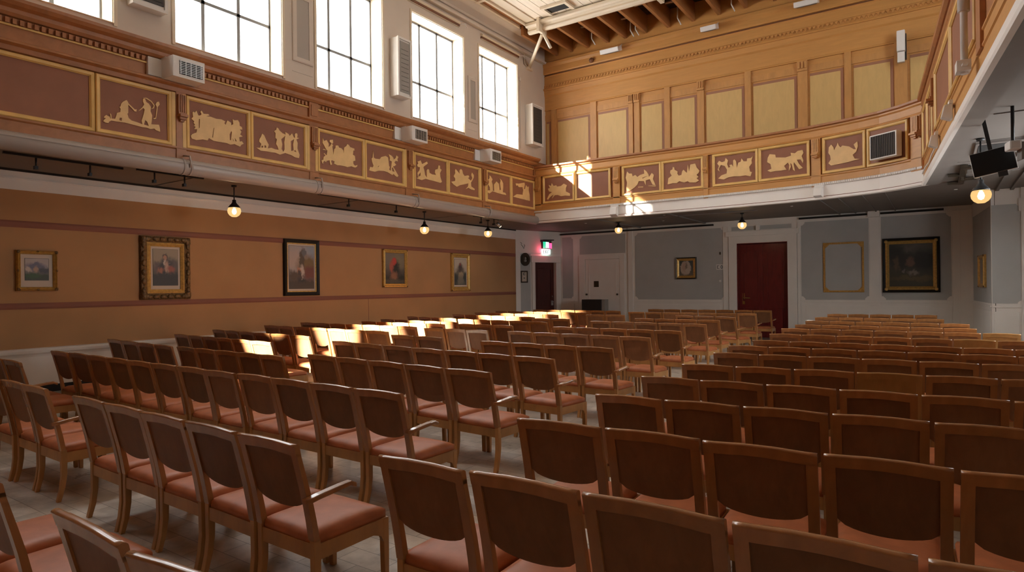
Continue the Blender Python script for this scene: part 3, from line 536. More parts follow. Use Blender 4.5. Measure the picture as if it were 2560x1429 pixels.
# ------------------------------------------------------------------ far gallery front (curves towards the hall at its right end)
BP = FRONT
bm = BM(); sweep(bm, BP, [(-.14, 3.62), (0, 3.62), (0, 5.19), (-.14, 5.19)]); struct(obj('wall_gallery_back', bm, 'fascia'))
bm = BM(); sweep(bm, BP, [(-.14, 5.14), (.06, 5.14), (.09, 5.16), (.09, 5.205), (-.14, 5.21)]); trim(bm, 'fascia', .004)
bm = BM(); sweep(bm, BP, [(0, 4.90), (.05, 4.90), (.06, 4.935), (.03, 4.95), (.025, 5.08), (.05, 5.11), (.05, 5.14), (0, 5.14)]); trim(bm, 'upper')
bm = BM(); sweep(bm, BP, [(0, 3.84), (.03, 3.84), (.03, 4.03), (.05, 4.05), (.05, 4.075), (0, 4.08)]); trim(bm, 'upper')
bm = BM(); sweep(bm, BP, [(-.2, 3.54), (.035, 3.54), (.035, 3.83), (-.2, 3.83)]); trim(bm, 'white')
bm = BM(); sweep(bm, BP, [(.03, 3.525), (.07, 3.525), (.075, 3.55), (.07, 3.575), (.03, 3.575)]); trim(bm, 'white')
bm = BM(); sweep(bm, BP, [(.034, 3.578), (.040, 3.578), (.040, 3.592), (.034, 3.592)]); trim(bm, 'fascia_dark')
bm = BM()                                                       # ribbed white cord of lights along the foot of the front
tot = 0; step = .045
for a, b in zip(BP, BP[1:]):
    a, b = Vector(a), Vector(b); d = (b-a); L = d.length; t = d.normalized(); n = Vector((t.y, -t.x)); s = step-(tot % step); 
    while s < L:
        p = a+t*s
        if p.x > -8.3 and p.x < -.30:
            q = [p-t*.018, p+t*.018]; vs = []
            for pp in q:
                for dd, z in ((.03, 3.83), (.075, 3.845), (.075, 3.885), (.03, 3.90)): vs.append(bm.verts.new((pp.x+n.x*dd, pp.y+n.y*dd, z)))
            bm.faces.new(vs[3::-1]); bm.faces.new(vs[4:])
            for k in range(4): bm.faces.new((vs[k], vs[(k+1) % 4], vs[4+(k+1) % 4], vs[4+k]))
        s += step
    tot += L
trim(bm, 'plastic')
bm = BM(); sweep(bm, BP, [(.03, 3.835), (.06, 3.845), (.06, 3.885), (.03, 3.895)]); trim(bm, 'plastic')
def along(xa, xb):
    a, b = Vector((xa, front_y(xa))), Vector((xb, front_y(xb))); return a, b, math.atan2(b.y-a.y, b.x-a.x)
for x0, x1 in ((-9.95, -9.73), (-7.40, -7.20), (-4.91, -4.79), (-2.37, -2.17), (-.42, -.24)):
    a, b, an = along(x0, x1); t = (b-a).normalized(); n = Vector((t.y, -t.x)); L = (b-a).length
    bm = BM()
    def fn(u, d, z):
        p = a+t*u+n*d; return (p.x, p.y, z+.12 if z > 4.3 else z+.10)
    corbel(bm, fn, 0, L); trim(bm, 'upper', bevel=.004)
BZ0, BZ1 = 4.145, 4.825
for x0, x1, key, lab in [
    (-9.60, -8.67, 'flyer', 'far gallery frieze panel with a winged gilt shape, half in sunlight'),
    (-8.53, -7.54, None, 'blank far gallery panel washed out by direct sunlight'),
    (-7.07, -6.08, 'riders', 'far gallery frieze panel with a bushy horse head and a long-legged animal'),
    (-5.95, -4.97, 'banquet', 'far gallery frieze panel with a reclining figure before a leafy bush'),
    (-4.61, -3.63, 'dancers', 'far gallery frieze panel with a crowd of dancers on a bank'),
    (-3.49, -2.47, 'beast', 'far gallery frieze panel with one long galloping beast'),
    (-2.07, -1.32, 'revel', 'far gallery frieze panel with revellers, one raising a horn'),
    (-1.17, -.52, None, 'blank far gallery panel behind the black-grilled heater')]:
    a, b, an = along(x0, x1); c = (a+b)/2; zc = (BZ0+BZ1)/2
    sh = BACK_RELIEF.get(key); k = (b.x-a.x)/(b-a).length
    if sh: sh = [[[((p[0]-c.x)/k, p[1]-zc) for p in l] for l in s] for s in sh]
    n = Vector((math.sin(an), -math.cos(an)))
    frieze_panel(lab, (c.x+n.x*.012, c.y+n.y*.012, zc), an, (b-a).length, BZ1-BZ0, sh, fw=.064)

# ------------------------------------------------------------------ right gallery front
RP = RIGHT
bm = BM(); sweep(bm, RP, [(-.14, 3.62), (0, 3.62), (0, 5.19), (-.14, 5.19)]); struct(obj('wall_gallery_right', bm, 'fascia'))
bm = BM(); sweep(bm, RP, [(-.16, 5.14), (.07, 5.14), (.11, 5.17), (.11, 5.24), (-.16, 5.25)]); trim(bm, 'fascia', .004)
bm = BM(); sweep(bm, RP, [(0, 4.90), (.05, 4.90), (.06, 4.94), (.03, 4.95), (.03, 5.03), (.05, 5.06), (.05, 5.14), (0, 5.14)]); trim(bm, 'fascia')
bm = BM(); sweep(bm, RP, [(0, 3.66), (.02, 3.66), (.02, 3.82), (.035, 3.83), (.035, 3.85), (.02, 3.86), (.02, 3.97), (.035, 3.98), (.035, 4.0), (0, 4.0)]); trim(bm, 'upper')
bm = BM(); sweep(bm, RP, [(.0, 3.50), (.05, 3.50), (.06, 3.53), (.06, 3.56), (.035, 3.575), (.035, 3.66), (.0, 3.66)]); trim(bm, 'white')
bm = BM(); sweep(bm, RP, [(-.22, 3.515), (-.001, 3.515), (-.001, 3.619), (-.22, 3.619)]); trim(bm, 'soffit')
ra, rb = Vector(RP[0]), Vector(RP[1]); rt = (rb-ra).normalized(); rn = Vector((rt.y, -rt.x)); ran = math.atan2(rt.y, rt.x)
for s0, s1 in ((.02, .16), (2.42, 2.66), (7.0, 7.25)):
    bm = BM()
    def fn(u, d, z):
        p = ra+rt*u+rn*d; return (p.x, p.y, z+.10)
    corbel(bm, fn, s0, s1); trim(bm, 'fascia', bevel=.004)
for s0, s1, lab in ((.34, 1.22, 'first narrow frieze panel of the aisle-side gallery beside its corner with the far gallery'),
                    (1.34, 2.26, 'narrow frieze panel with slim gilt upright beside the corbel of the aisle-side gallery'),
                    (2.84, 4.78, 'wide plain maroon panel of the aisle-side gallery, just past its corbel'),
                    (4.90, 6.86, 'wide maroon panel behind the white drop pipe of the aisle-side gallery')):
    p = ra+rt*(s0+s1)/2+rn*.004; w = s1-s0
    sh = None
    if s0 == 1.34: sh = [[[(-.1, -.22), (-.04, -.25), (0, .05), (.06, .2), (.02, .25), (-.05, .12)]], [[(.12, -.2), (.2, -.22), (.22, .02), (.16, .05)]]]
    frieze_panel(lab, (p.x, p.y, 4.45), ran, w, .78, sh)

# ------------------------------------------------------------------ upper far wall: stiles, veneer panels, entablature
UP = [(XG, YG), (XR, YG)]
for prof, m in (([(0, 8.37), (.10, 8.37), (.12, 8.40), (.12, 8.47), (.10, 8.49), (0, 8.49)], 'upper'),
                ([(0, 8.13), (.07, 8.13), (.09, 8.16), (.09, 8.33), (.12, 8.37), (0, 8.37)], 'upper'),
                ([(0, 8.085), (.012, 8.085), (.012, 8.13), (0, 8.13)], 'fascia_dark'),
                ([(0, 7.80), (.05, 7.80), (.03, 7.83), (.03, 8.06), (.055, 8.085), (0, 8.085)], 'upper'),
                ([(0, 7.64), (.09, 7.64), (.11, 7.67), (.10, 7.70), (.05, 7.715), (0, 7.715)], 'upper'),
                ([(0, 7.46), (.02, 7.46), (.05, 7.50), (.06, 7.64), (0, 7.64)], 'upper'),
                ([(0, 7.03), (.035, 7.03), (.03, 7.06), (.02, 7.08), (.02, 7.46), (0, 7.46)], 'upper')):
    bm = BM(); sweep(bm, UP, prof); trim(bm, m)
bm = BM(); box(bm, XG, XR, YG-.05, YG, 7.715, 7.80); x = XG+.03
while x < XR-.1:                                                # carved tooth band
    for k in range(3): box(bm, x+.012*k, x+.075-.012*k, YG-.078+.006*k, YG, 7.795-.026*(k+1), 7.795-.026*k)
    x += .095
trim(bm, 'upper')
STILES = [(-9.77, -9.60, 0), (-8.44, -8.24, 0), (-7.23, -7.10, 1), (-7.06, -6.90, 1), (-6.18, -6.02, 0), (-5.27, -5.09, 1), (-4.05, -3.90, 0), (-2.81, -2.59, 1), (-1.80, -1.66, 0), (-.80, -.55, 0), (.35, .5, 0), (1.3, 1.5, 0)]
for x0, x1, cap in STILES:
    bm = BM(); box(bm, x0, x1, YG-.045, YG, 3.8, 7.03)
    if cap:
        box(bm, x0-.006, x1+.006, YG-.075, YG, 6.78, 7.02)
        for k in range(3):
            w = (x1-x0)/3; box(bm, x0+w*k+.012, x0+w*(k+1)-.012, YG-.095, YG, 6.84, 7.0)
    trim(bm, 'stile', .004)
PAN = [(-9.98, -9.80)]+[(STILES[i][1]+.02, STILES[i+1][0]-.02) for i in range(len(STILES)-1) if STILES[i+1][0]-STILES[i][1] > .2]
bm = BM(); bm2 = BM(); bm3 = BM()
for x0, x1 in PAN:
    box(bm3, x0-.02, x1+.02, YG-.018, YG, 6.74, 6.90)
    box(bm2, x0+.03, x1, YG-.008, YG, 3.8, 6.70); box(bm, x0+.03, x1-.06, YG-.014, YG, 3.8, 6.635)
trim(bm3, 'stile', .003); trim(bm2, 'border'); trim(bm, 'veneer')

# boxed white beam across the ceiling with its strut
bm = BM(); sweep(bm, [(-9.35, 14.62), (XR, 14.62)], [(-.14, 8.68), (-.11, 8.64), (-.03, 8.62), (.03, 8.64), (.05, 8.68), (.03, 8.73), (.05, 8.77), (.12, 8.76), (.17, 8.79), (.17, 8.86), (.12, 8.90), (-.14, 8.90)]); trim(bm, 'reveal', .004)
bm = BM(); box(bm, -8.95, -8.87, 14.40, 14.80, 8.55, 8.92); box(bm, -5.6, -5.5, 14.40, 14.80, 8.55, 8.92); trim(bm, 'reveal')
bm = BM(); tube(bm, [(-8.92, 14.66, 8.56), (-9.97, 15.62, 8.12)], .05, 8); box(bm, -10, -9.93, 15.5, 15.75, 8.04, 8.12)
tube(bm, [(-8.90, 14.66, 8.58), (-8.71, 14.74, 8.15)], .045, 8); tube(bm, [(-9.97, 15.35, 8.55), (-9.97, 15.35, 8.15), (-9.97, 15.6, 8.1)], .02, 6); trim(bm, 'reveal')
# ceiling hatch with its lifted white frame
r = thing('ceiling_hatch', 'open black ceiling hatch in a white frame above the boxed beam', 'hatch', (-8.15, 14.2, 8.9))
bm = BM(); box(bm, -.30, .30, -.22, .16, 0, .018); obj('opening', bm, 'slot', r)
bm = BM(); box(bm, -.38, .38, -.30, -.22, -.05, .015); box(bm, -.38, -.30, -.22, .2, -.05, .015); box(bm, .30, .38, -.22, .2, -.05, .015); obj('hatch_frame', bm, 'reveal', r)
# ------------------------------------------------------------------ lower left wall: frieze board, rose bands, wainscot
bm = BM(); box(bm, XL, XL+.025, YR, 18.05, 3.29, SOF); box(bm, XL, XL+.05, YR, 18.05, 3.46, 3.485); trim(bm, 'white', .004)
bm = BM(); box(bm, XL, XL+.05, YR, 18.05, 3.585, SOF); trim(bm, 'slot')
for z0, z1 in ((2.69, 2.80), (1.375, 1.475)):
    bm = BM(); sweep(bm, [(XL, YR), (XL, 18.05)], [(0, z0), (.012, z0), (.022, z0+.03), (.022, z1-.03), (.012, z1), (0, z1)]); trim(bm, 'band')
bm = BM(); sweep(bm, [(XL, YR), (XL, 18.05)], [(0, .60), (.02, .60), (.03, .63), (.06, .66), (.07, .70), (.05, .73), (0, .74)]); trim(bm, 'white')
bm = BM(); box(bm, XL, XL+.015, YR, 18.05, .12, .60); trim(bm, 'white')
bm = BM(); box(bm, XL, XL+.03, YR, 18.05, 0, .12); struct(obj('baseboard_left', bm, 'slot'))
bm = BM(); box(bm, XL, XL+.003, 11.25, 11.262, .74, 1.375); trim(bm, 'band')

# canted corner: pilaster, grey panel, door
def local(bm, name, mats, base, kind=True, **kw):
    o = obj(name, bm, mats, loc=base['loc'], rz=base['rz'], **kw)
    return struct(o) if kind else o
def ltrim(bm, mats, base, bevel=0.0):
    TRIM[0] += 1; return local(bm, 'trim_%d' % TRIM[0], mats, base, bevel=bevel)
bm = BM(); box(bm, -.03, .175, -.03, 0, 0, SOF); box(bm, .175, 2.0, -.02, 0, 2.83, SOF); ltrim(bm, 'white', CL, .004)
bm = BM(); box(bm, .19, .63, -.012, 0, .1, 2.80); ltrim(bm, 'grey', CL)
bm = BM(); box(bm, .67, .81, -.05, 0, 0, 2.5); box(bm, 1.77, 1.93, -.05, 0, 0, 2.5); box(bm, .64, 1.96, -.06, 0, 2.5, 2.74); ltrim(bm, 'white', CL, .006)
bm = BM(); box(bm, .76, 1.82, .24, .30, 0, 2.55); ltrim(bm, 'darkred', CL)
d = bpy.data.objects.new('door_2', None); COL.objects.link(d); d.location = CL['loc']; d.rotation_euler = (0, 0, CL['rz']); struct(d)
def door_leaf(bm, x0, x1, z1, arch):
    box(bm, x0, x1, 0, .045, 0.01, z1)
    def panel(xa, xb, za, zb, a=0):
        n = 9; top = [(xa+(xb-xa)*k/n, zb-a*(1-math.sin(math.pi*k/n))) for k in range(n, -1, -1)]
        outer = [(xa, za), (xb, za)]+top
        cx, cz = (xa+xb)/2, (za+zb)/2
        inner = [(cx+(u-cx)*.86, cz+(v-cz)*.93) for u, v in outer]
        prism(bm, [outer, inner[::-1]], lambda u, v, dd: (u, -dd, v), 0, .016)
        inn2 = [(cx+(u-cx)*.78, cz+(v-cz)*.89) for u, v in outer]
        prism(bm, inn2, lambda u, v, dd: (u, -dd, v), 0, .010)
    m = .10
    panel(x0+m, x1-m, 1.12, z1-.16, arch); panel(x0+m, x1-m, .18, .92)
bm = BM(); door_leaf(bm, .81, 1.77, 2.5, .06); o = obj('leaf', bm, 'darkred', d); o.location = (0, .10, 0)
bm = BM(); box(bm, 1.62, 1.72, .08, .10, .95, 1.12); ball(bm, (1.66, .06, 1.28), .022); ball(bm, (1.67, .05, 1.08), .03); o = obj('handle', bm, 'silver', d)

# far wall: grey panels with clipped corners, rails, wainscot fields
def clipped(x0, x1, z0, z1, c=.10, tl=1, tr=1, bl=1, br=1):
    P = []
    def corner(x, z, sx, sz, on, order):
        if not on: P.append((x, z)); return
        pts = [(x+sx*c, z), (x+sx*c, z+sz*c*.35), (x+sx*c*.35, z+sz*c), (x, z+sz*c)]
        P.extend(pts if order else pts[::-1])
    corner(x0, z0, 1, 1, bl, 0); corner(x1, z0, -1, 1, br, 1); corner(x1, z1, -1, -1, tr, 0); corner(x0, z1, 1, -1, tl, 1)
    return P
def grey_panel(*a, **k):
    bm = BM(); prism(bm, clipped(*a, **k), lambda u, v, d: (u, YB-d, v), 0, .008); trim(bm, 'grey')
grey_panel(-11.42, -10.98, 1.2, 3.42, c=.07, tl=0, bl=0); grey_panel(-10.70, -8.93, 2.77, 3.43, c=.09, tr=0, bl=0, br=0)
grey_panel(-8.58, -5.58, 1.165, 3.42); grey_panel(-3.36, -1.63, 1.165, 3.44, tr=0); grey_panel(-1.33, .25, 1.165, 3.45, tl=0)
for x0, x1 in ((-5.35, -4.62), (-4.50, -3.62)):
    bm = BM(); box(bm, x0, x1, YB-.008, YB, 3.30, 3.42); trim(bm, 'grey')
def field_rect(x0, x1, z0, z1, d=.016):
    bm = BM(); box(bm, x0, x1, YB-d, YB, z0, z1); trim(bm, 'white', .004)
for x0, x1 in ((-11.4, -10.95), (-8.45, -5.75), (-3.25, -1.65), (-1.30, .25)): field_rect(x0, x1, .16, 1.0)
for x0, x1, z0, z1, d in ((-8.83, -8.66, 0, SOF, .04), (-1.60, -1.38, 1.0, 3.45, .018), (.28, .48, 0, 3.5, .03), (.44, .72, 0, 3.5, .06), (-11.5, .6, 1.08, 1.12, .022), (-1.64, -1.36, 3.46, SOF, .10)):
    if z0 == 1.08:
        for a, b in ((-11.45, -10.95), (-8.6, -5.5), (-3.4, .3)): field_rect(a, b, z0, z1, d)
    else: field_rect(x0, x1, z0, z1, d)
bm = BM(); box(bm, -11.45, -5.9, YB-.10, YB-.02, 3.50, 3.55); box(bm, -3.4, -1.66, YB-.10, YB-.02, 3.52, 3.57); box(bm, -1.34, .1, YB-.10, YB-.02, 3.52, 3.57); trim(bm, 'slot')
bm = BM(); box(bm, -11.4, D1[0]-.25, YB-.02, YB, 0, .14); box(bm, D1[1]+.25, .6, YB-.02, YB, 0, .14); struct(obj('baseboard_back', bm, 'white'))

# red double door
bm = BM(); box(bm, D1[0]-.05, D1[1]+.05, YB+.26, YB+.32, 0, 3.0); trim(bm, 'red')  # unseen backing added to stop daylight leaking round the leaves
bm = BM()
box(bm, -5.44, D1[0], YB-.06, YB, 0, 3.12); box(bm, D1[1], -3.47, YB-.06, YB, 0, 3.12); box(bm, D1[0], D1[1], YB-.06, YB, D1[2], 3.12)
box(bm, -5.52, -3.40, YB-.09, YB, 3.12, 3.27); box(bm, -5.62, -5.46, YB-.03, YB, 0, 3.45); box(bm, -3.46, -3.38, YB-.03, YB, 0, 3.45)
box(bm, -4.61, -4.50, YB-.10, YB, 3.27, 3.44); trim(bm, 'white', .006)
bm = BM(); box(bm, D1[0]-.01, D1[0]+.03, YB-.01, YB+.2, 0, D1[2]); box(bm, D1[1]-.03, D1[1]+.01, YB-.01, YB+.2, 0, D1[2]); box(bm, D1[0], D1[1], YB-.01, YB+.2, D1[2]-.02, D1[2]); trim(bm, 'red')
d = bpy.data.objects.new('door_1', None); COL.objects.link(d); d.location = (D1[0], YB+.14, 0); struct(d)
w = (D1[1]-D1[0])/2
for k in (0, 1):
    bm = BM(); door_leaf(bm, .03+k*(w-.03), w-.004+k*(w-.03), 2.87, .10); obj('leaf', bm, 'red', d)
bm = BM(); box(bm, .12, .19, -.014, 0, 1.02, 1.36); tube(bm, [(.155, -.01, 1.22), (.155, -.06, 1.22), (.19, -.07, 1.22), (.36, -.065, 1.21)], .014, 8); obj('handle', bm, 'brass', d)

# white cupboard doors in the far corner
bm = BM(); box(bm, -10.72, -10.48, YB-.05, YB, 0, 2.72); box(bm, -9.14, -8.95, YB-.05, YB, 0, 2.72); box(bm, -10.48, -9.14, YB-.05, YB, 2.58, 2.72); trim(bm, 'white', .006)
d = bpy.data.objects.new('door_3', None); COL.objects.link(d); d.location = (-10.47, YB-.03, 0); struct(d)
bm = BM(); box(bm, 0, 1.32, 0, .028, 0, 2.57); prism(bm, [[(.12, 1.15), (1.2, 1.15), (1.2, 2.45), (.12, 2.45)], [(.16, 1.19), (.16, 2.41), (1.16, 2.41), (1.16, 1.19)]], lambda u, v, dd: (u, -dd, v), 0, .010); obj('leaf', bm, 'white', d)
bm = BM(); box(bm, .34, .52, -.012, 0, 1.60, 1.81); o = obj('door_plate', bm, 'bronze', d)
for x in (.06, 1.24):
    bm = BM(); ball(bm, (x, -.03, 1.34), .035); tube(bm, [(x, 0, 1.34), (x, -.03, 1.34)], .012, 6); obj('knob', bm, 'bronze', d)

# return wall on the right with its bay
bm = BM(); box(bm, .28, 2.98, -.008, 0, 1.165, 3.27); ltrim(bm, 'grey', CR)
bm = BM(); box(bm, .1, 2.98, -.03, 0, 1.08, 1.12); box(bm, .3, 2.9, -.016, 0, .16, 1.0); box(bm, 0, 3.0, -.02, 0, 0, .12); ltrim(bm, 'white', CR, .004)
bm = BM(); prism(bm, clipped(.93, 1.415, 1.165, 3.28, c=.06, tl=0, bl=0), lambda u, v, d: (u, 17-d, v), 0, .008); trim(bm, 'grey')
bm = BM(); box(bm, .96, 1.38, 16.98, 17, .16, .99); box(bm, 1.425, 1.60, 16.93, 17, 0, SOF); box(bm, .93, 1.42, 16.97, 17, 1.08, 1.12); trim(bm, 'white', .004)
bm = BM(); box(bm, 1.44, 1.55, 16.90, 16.95, 2.55, 3.0); box(bm, 1.385, 1.435, 16.93, 16.97, 3.12, 3.40); trim(bm, 'white')

# soffit battens and board joints
bm = BM()
for x in (-2.35, -1.95, -1.45, -1.0): box(bm, x, x+.03, front_y(x)+.15, YB, SOF-.025, SOF)
for y in (7.6, 9.3, 11.0, 12.7, 14.2): box(bm, .16+(14.5-y)*.083-.05, XR, y, y+.02, SOF-.012, SOF)
for x in (1.0, 1.25): box(bm, x, x+.06, 2, 17, SOF-.04, SOF)
trim(bm, 'soffit')
bm = BM()
for y in (5.9, 9.6, 13.4): box(bm, XL, XG-.2, y, y+.02, SOF-.012, SOF)
for x in (-8.4, -6.2): box(bm, x, x+.05, 16.1, YB, SOF-.03, SOF)
box(bm, -7.2, -4.0, 17.4, 17.46, SOF-.03, SOF)
trim(bm, 'soffit')

# ------------------------------------------------------------------ duct at the foot of the left gallery
r = thing('ventilation_duct', 'long painted round duct running under the window-side gallery front', 'duct', (-9.88, 0, 3.605))
bm = BM(); tube(bm, [(0, YR+.01, 0), (0, 15.72, 0)], .125, 20); box(bm, .112, .128, YR+.02, 15.7, .04, .047); obj('pipe', bm, 'duct', r)
for y in (-.6, 5.30, 7.85, 10.55, 13.3):
    bm = BM(); tube(bm, [(0, y-.09, 0), (0, y-.06, 0)], .132, 20); tube(bm, [(0, y+.02, 0), (0, y+.05, 0)], .132, 20); obj('joint_band', bm, 'duct', r)
    bm = BM(); tube(bm, [(.13, y, -.02), (.15, y, .07), (.12, y, .16), (-.06, y, .19)], .014, 6); obj('hook', bm, 'duct', r)

# tracks with spotlights under the window-side gallery
for y0, y1, x, lab in ((3.2, 4.75, -10.75, 'short black lighting track on the soffit closest to the near end'),
                       (4.9, 6.0, -10.62, 'black lighting track on the soffit over the ornate portrait'),
                       (8.4, 11.6, -10.55, 'long black lighting track on the soffit over the black-framed picture'),
                       (13.6, 14.95, -10.55, 'black lighting track by the far pendant lamp and silver spotlight')):
    r = thing('lighting_track', lab, 'lighting track', (x, y0, SOF), 0, 'black lighting tracks under the gallery')
    bm = BM(); box(bm, -.02, .02, 0, y1-y0, -.035, 0); obj('rail', bm, 'black', r)
    for t in (.25, .7):
        yy = (y1-y0)*t; bm = BM(); tube(bm, [(0, yy, -.03), (0, yy, -.16)], .014, 6); box(bm, -.05, .02, yy-.02, yy+.02, -.2, -.15); obj('hanger', bm, 'black', r)
r = thing('spotlight', 'small silver spotlight hanging under the soffit near the exit corner', 'spotlight', (-10.6, 14.82, SOF-.036))
bm = BM(); tube(bm, [(0, 0, 0), (0, 0, -.06)], .012, 8); tube(bm, [(0, -.05, -.08), (.02, .06, -.17)], [.04, .05], 12); obj('housing', bm, 'silver', r)
bm = BM(); tube(bm, [(.021, .061, -.171), (.022, .066, -.175)], .042, 12); obj('lens', bm, 'bulb', r)

# ------------------------------------------------------------------ fan heaters on the left gallery front
def heater(y, lab):
    r = thing('fan_heater', lab, 'heater', (XG+.012, y, 4.94), R(90), 'white fan heaters on the gallery front')
    bm = BM(); box(bm, -.36, -.14, -.06, 0, .01, .29); obj('wall_plate', bm, 'plastic', r, bevel=.008)
    bm = BM(); box(bm, -.16, .34, -.40, -.02, -.02, .30); box(bm, -.16, .30, -.18, -.03, .30, .315); obj('housing', bm, 'plastic', r, bevel=.018)
    bm = BM(); box(bm, -.06, .30, -.406, -.395, .03, .24); obj('grille', bm, 'slot', r)
    bm = BM()
    for k in range(8): box(bm, -.06, .30, -.412, -.404, .045+k*.026, .053+k*.026)
    for k in range(5): box(bm, -.05+k*.08, -.04+k*.08, -.413, -.404, .03, .24)
    obj('grille_bars', bm, 'silver', r)
heater(5.12, 'white fan heater over the corbel beside the crouching figure frieze, largest of three')
heater(10.35, 'white fan heater between the cart frieze and the axe frieze, middle of three')
heater(13.25, 'white fan heater nearest the far gallery, smallest of three on the fascia')
# heater on the far gallery front
a, b, an = along(-1.08, -.52); c = (a+b)/2; n = Vector((math.sin(an), -math.cos(an)))
r = thing('grille_heater', 'white framed heater with black upright slats on the far gallery front', 'heater', (c.x+n.x*.12, c.y+n.y*.12, 4.43), an)
bm = BM(); box(bm, -.30, .30, -.12, .04, -.255, .255); obj('housing', bm, 'plastic', r, bevel=.015)
bm = BM(); box(bm, -.265, .265, -.128, -.11, -.225, .225); obj('grille', bm, 'slot', r)
bm = BM()
for k in range(14): box(bm, -.262+k*.039, -.2575+k*.039, -.136, -.12, -.225, .225)
obj('slats', bm, 'meshgrey', r)

# ------------------------------------------------------------------ boxes on the window wall
def wall_box(y0, y1, z0, z1, d, lab, cloth):
    r = thing('wall_speaker', lab, 'speaker', (XG, (y0+y1)/2, (z0+z1)/2), R(90))
    w, h = y1-y0, z1-z0
    bm = BM(); box(bm, -w/2, w/2, -d, 0, -h/2, h/2); obj('cabinet', bm, 'plastic', r, bevel=.012)
    bm = BM(); box(bm, -w/2+.07, w/2-.05, -d-.012, -d+.004, -h/2+.09, h/2-.08); obj('speaker_cloth', bm, cloth, r)
    bm = BM(); rect_frame(bm, w+.01, h+.01, .03, [(0, -.0), (0, .03), (.045, .03), (.045, 0)])
    o = obj('front_frame', bm, 'plastic', r); o.location = (0, -d+.005, 0)
    bm = BM()
    for k in range(10): box(bm, -w/2+.10, w/2-.08, -d-.016, -d-.010, -h/2+.14+k*(h-.3)/10, -h/2+.146+k*(h-.3)/10)
    obj('cloth_ribs', bm, 'black', r)
wall_box(4.50, 5.00, 5.92, 7.25, .17, 'white cased speaker between the two windows closest to the near end, cut by the frame', 'darkcloth')
wall_box(9.93, 10.34, 5.88, 7.17, .24, 'tall white speaker box with grey cloth between the middle windows', 'meshgrey')
wall_box(15.40, 15.98, 5.80, 6.98, .24, 'white speaker box in the corner past the last window', 'darkcloth')
for y0, y1, z0, z1, lab in ((7.40, 7.86, 5.95, 7.25, 'flush grey acoustic panel in a pale frame between two large windows'),
                            (12.70, 13.08, 5.92, 7.10, 'narrow flush grey panel between the two farther windows')):
    r = thing('acoustic_panel', lab, 'panel', (XG, (y0+y1)/2, (z0+z1)/2), R(90), 'flush grey panels on the window wall')
    w, h = y1-y0, z1-z0
    bm = BM(); rect_frame(bm, w, h, .07, [(0, 0), (0, .02), (.02, .03), (.09, .025), (.09, 0)]); obj('panel_frame', bm, 'cream', r)
    bm = BM(); box(bm, -w/2+.09, w/2-.09, -.012, 0, -h/2+.09, h/2-.09); obj('panel_cloth', bm, 'flushpanel', r)
    bm = BM(); box(bm, -w/2, w/2, -.008, 0, -h/2-.20, -h/2-.19); obj('shadow_bead', bm, 'cream', r)
for a, b, lab in ((7.9, 9.7, 'dark curtain slot above the middle window'), (10.5, 12.35, 'dark curtain slot above the second farthest window'), (13.27, 15.05, 'dark curtain slot above the farthest window')):
    r = thing('curtain_track', lab, 'curtain track', (XG, a, 8.24), 0, 'curtain slots over the windows')
    bm = BM(); box(bm, 0, .05, 0, b-a, 0, .05); obj('slot', bm, 'fascia_dark', r)
    bm = BM(); sweep(bm, [(0, 0), (0, b-a)], [(0, .05), (.06, .05), (.08, .07), (.08, .10), (.05, .12), (0, .13)]); box(bm, .0, .03, 0, b-a, -.015, 0); obj('lip', bm, 'reveal', r)
    bm = BM(); tube(bm, [(.05, b-a+.02, .06), (.10, b-a+.16, .10), (.09, b-a+.24, .02)], .012, 6); obj('pull_hook', bm, 'plastic', r)
r = thing('hanging_cord', 'thin white cord trailing on the ledge under the middle window', 'cord', (XG+.012, 8.35, 5.50))
bm = BM(); tube(bm, [(0, 0, .08), (0, .03, .04), (.0, .06, .02), (0, .05, -.03), (0, .0, -.05)], .007, 6); obj('cord', bm, 'plastic', r)
r = thing('blind_cord', 'long thin pull cord beside the farthest window', 'cord', (XG+.02, 15.12, 7.1))
bm = BM(); tube(bm, [(0, 0, .52), (0, 0, -1.45)], .008, 6); box(bm, -.02, .015, -.03, .03, .50, .60); obj('cord', bm, 'plastic', r)

# floodlights and fittings on the cornice of the upper far wall
def flood(x, z, w, lab):
    r = thing('floodlight', lab, 'floodlight', (x, 16.44, z), 0, 'small floodlights on the cornice')
    bm = BM(); vs = box(bm, -w/2, w/2, -.36, -.08, -.06, .06); bmesh.ops.rotate(bm, verts=bm.verts, cent=(0, 0, 0), matrix=Matrix.Rotation(R(18), 3, 'X')); obj('housing', bm, 'plastic', r, bevel=.012)
    bm = BM(); box(bm, -w/2+.05, w/2-.05, -.33, -.11, -.068, -.055); bmesh.ops.rotate(bm, verts=bm.verts, cent=(0, 0, 0), matrix=Matrix.Rotation(R(18), 3, 'X')); obj('glass', bm, 'meshgrey', r)
    bm = BM(); tube(bm, [(w*.35, -.1, .02), (w*.45, .02, .12)], .016, 6); obj('bracket', bm, 'plastic', r)
flood(-7.62, 8.36, .56, 'white floodlight on the far cornice below the bare joists near the window wall')
flood(-4.84, 8.32, .40, 'small white floodlight at the middle of the far cornice')
flood(-2.55, 8.36, .52, 'pale floodlight on the far cornice cut by the top of the view')
r = thing('alarm_sensor', 'small brown sensor knob on the far cornice', 'sensor', (-8.33, 16.41, 8.22))
bm = BM(); ball(bm, (0, 0, 0), .075, (1, .8, 1)); obj('sensor_body', bm, 'fascia_dark', r)
r = thing('column_speaker', 'slim white column speaker high on the honey boarding of the upper far wall', 'speaker', (-.66, 16.50, 6.80))
bm = BM(); box(bm, -.08, .08, -.26, -.10, -.06, .40); obj('cabinet', bm, 'plastic', r, bevel=.02)
bm = BM(); box(bm, -.07, .07, -.24, -.12, -.30, -.065); obj('lower_cabinet', bm, 'plastic', r, bevel=.025)
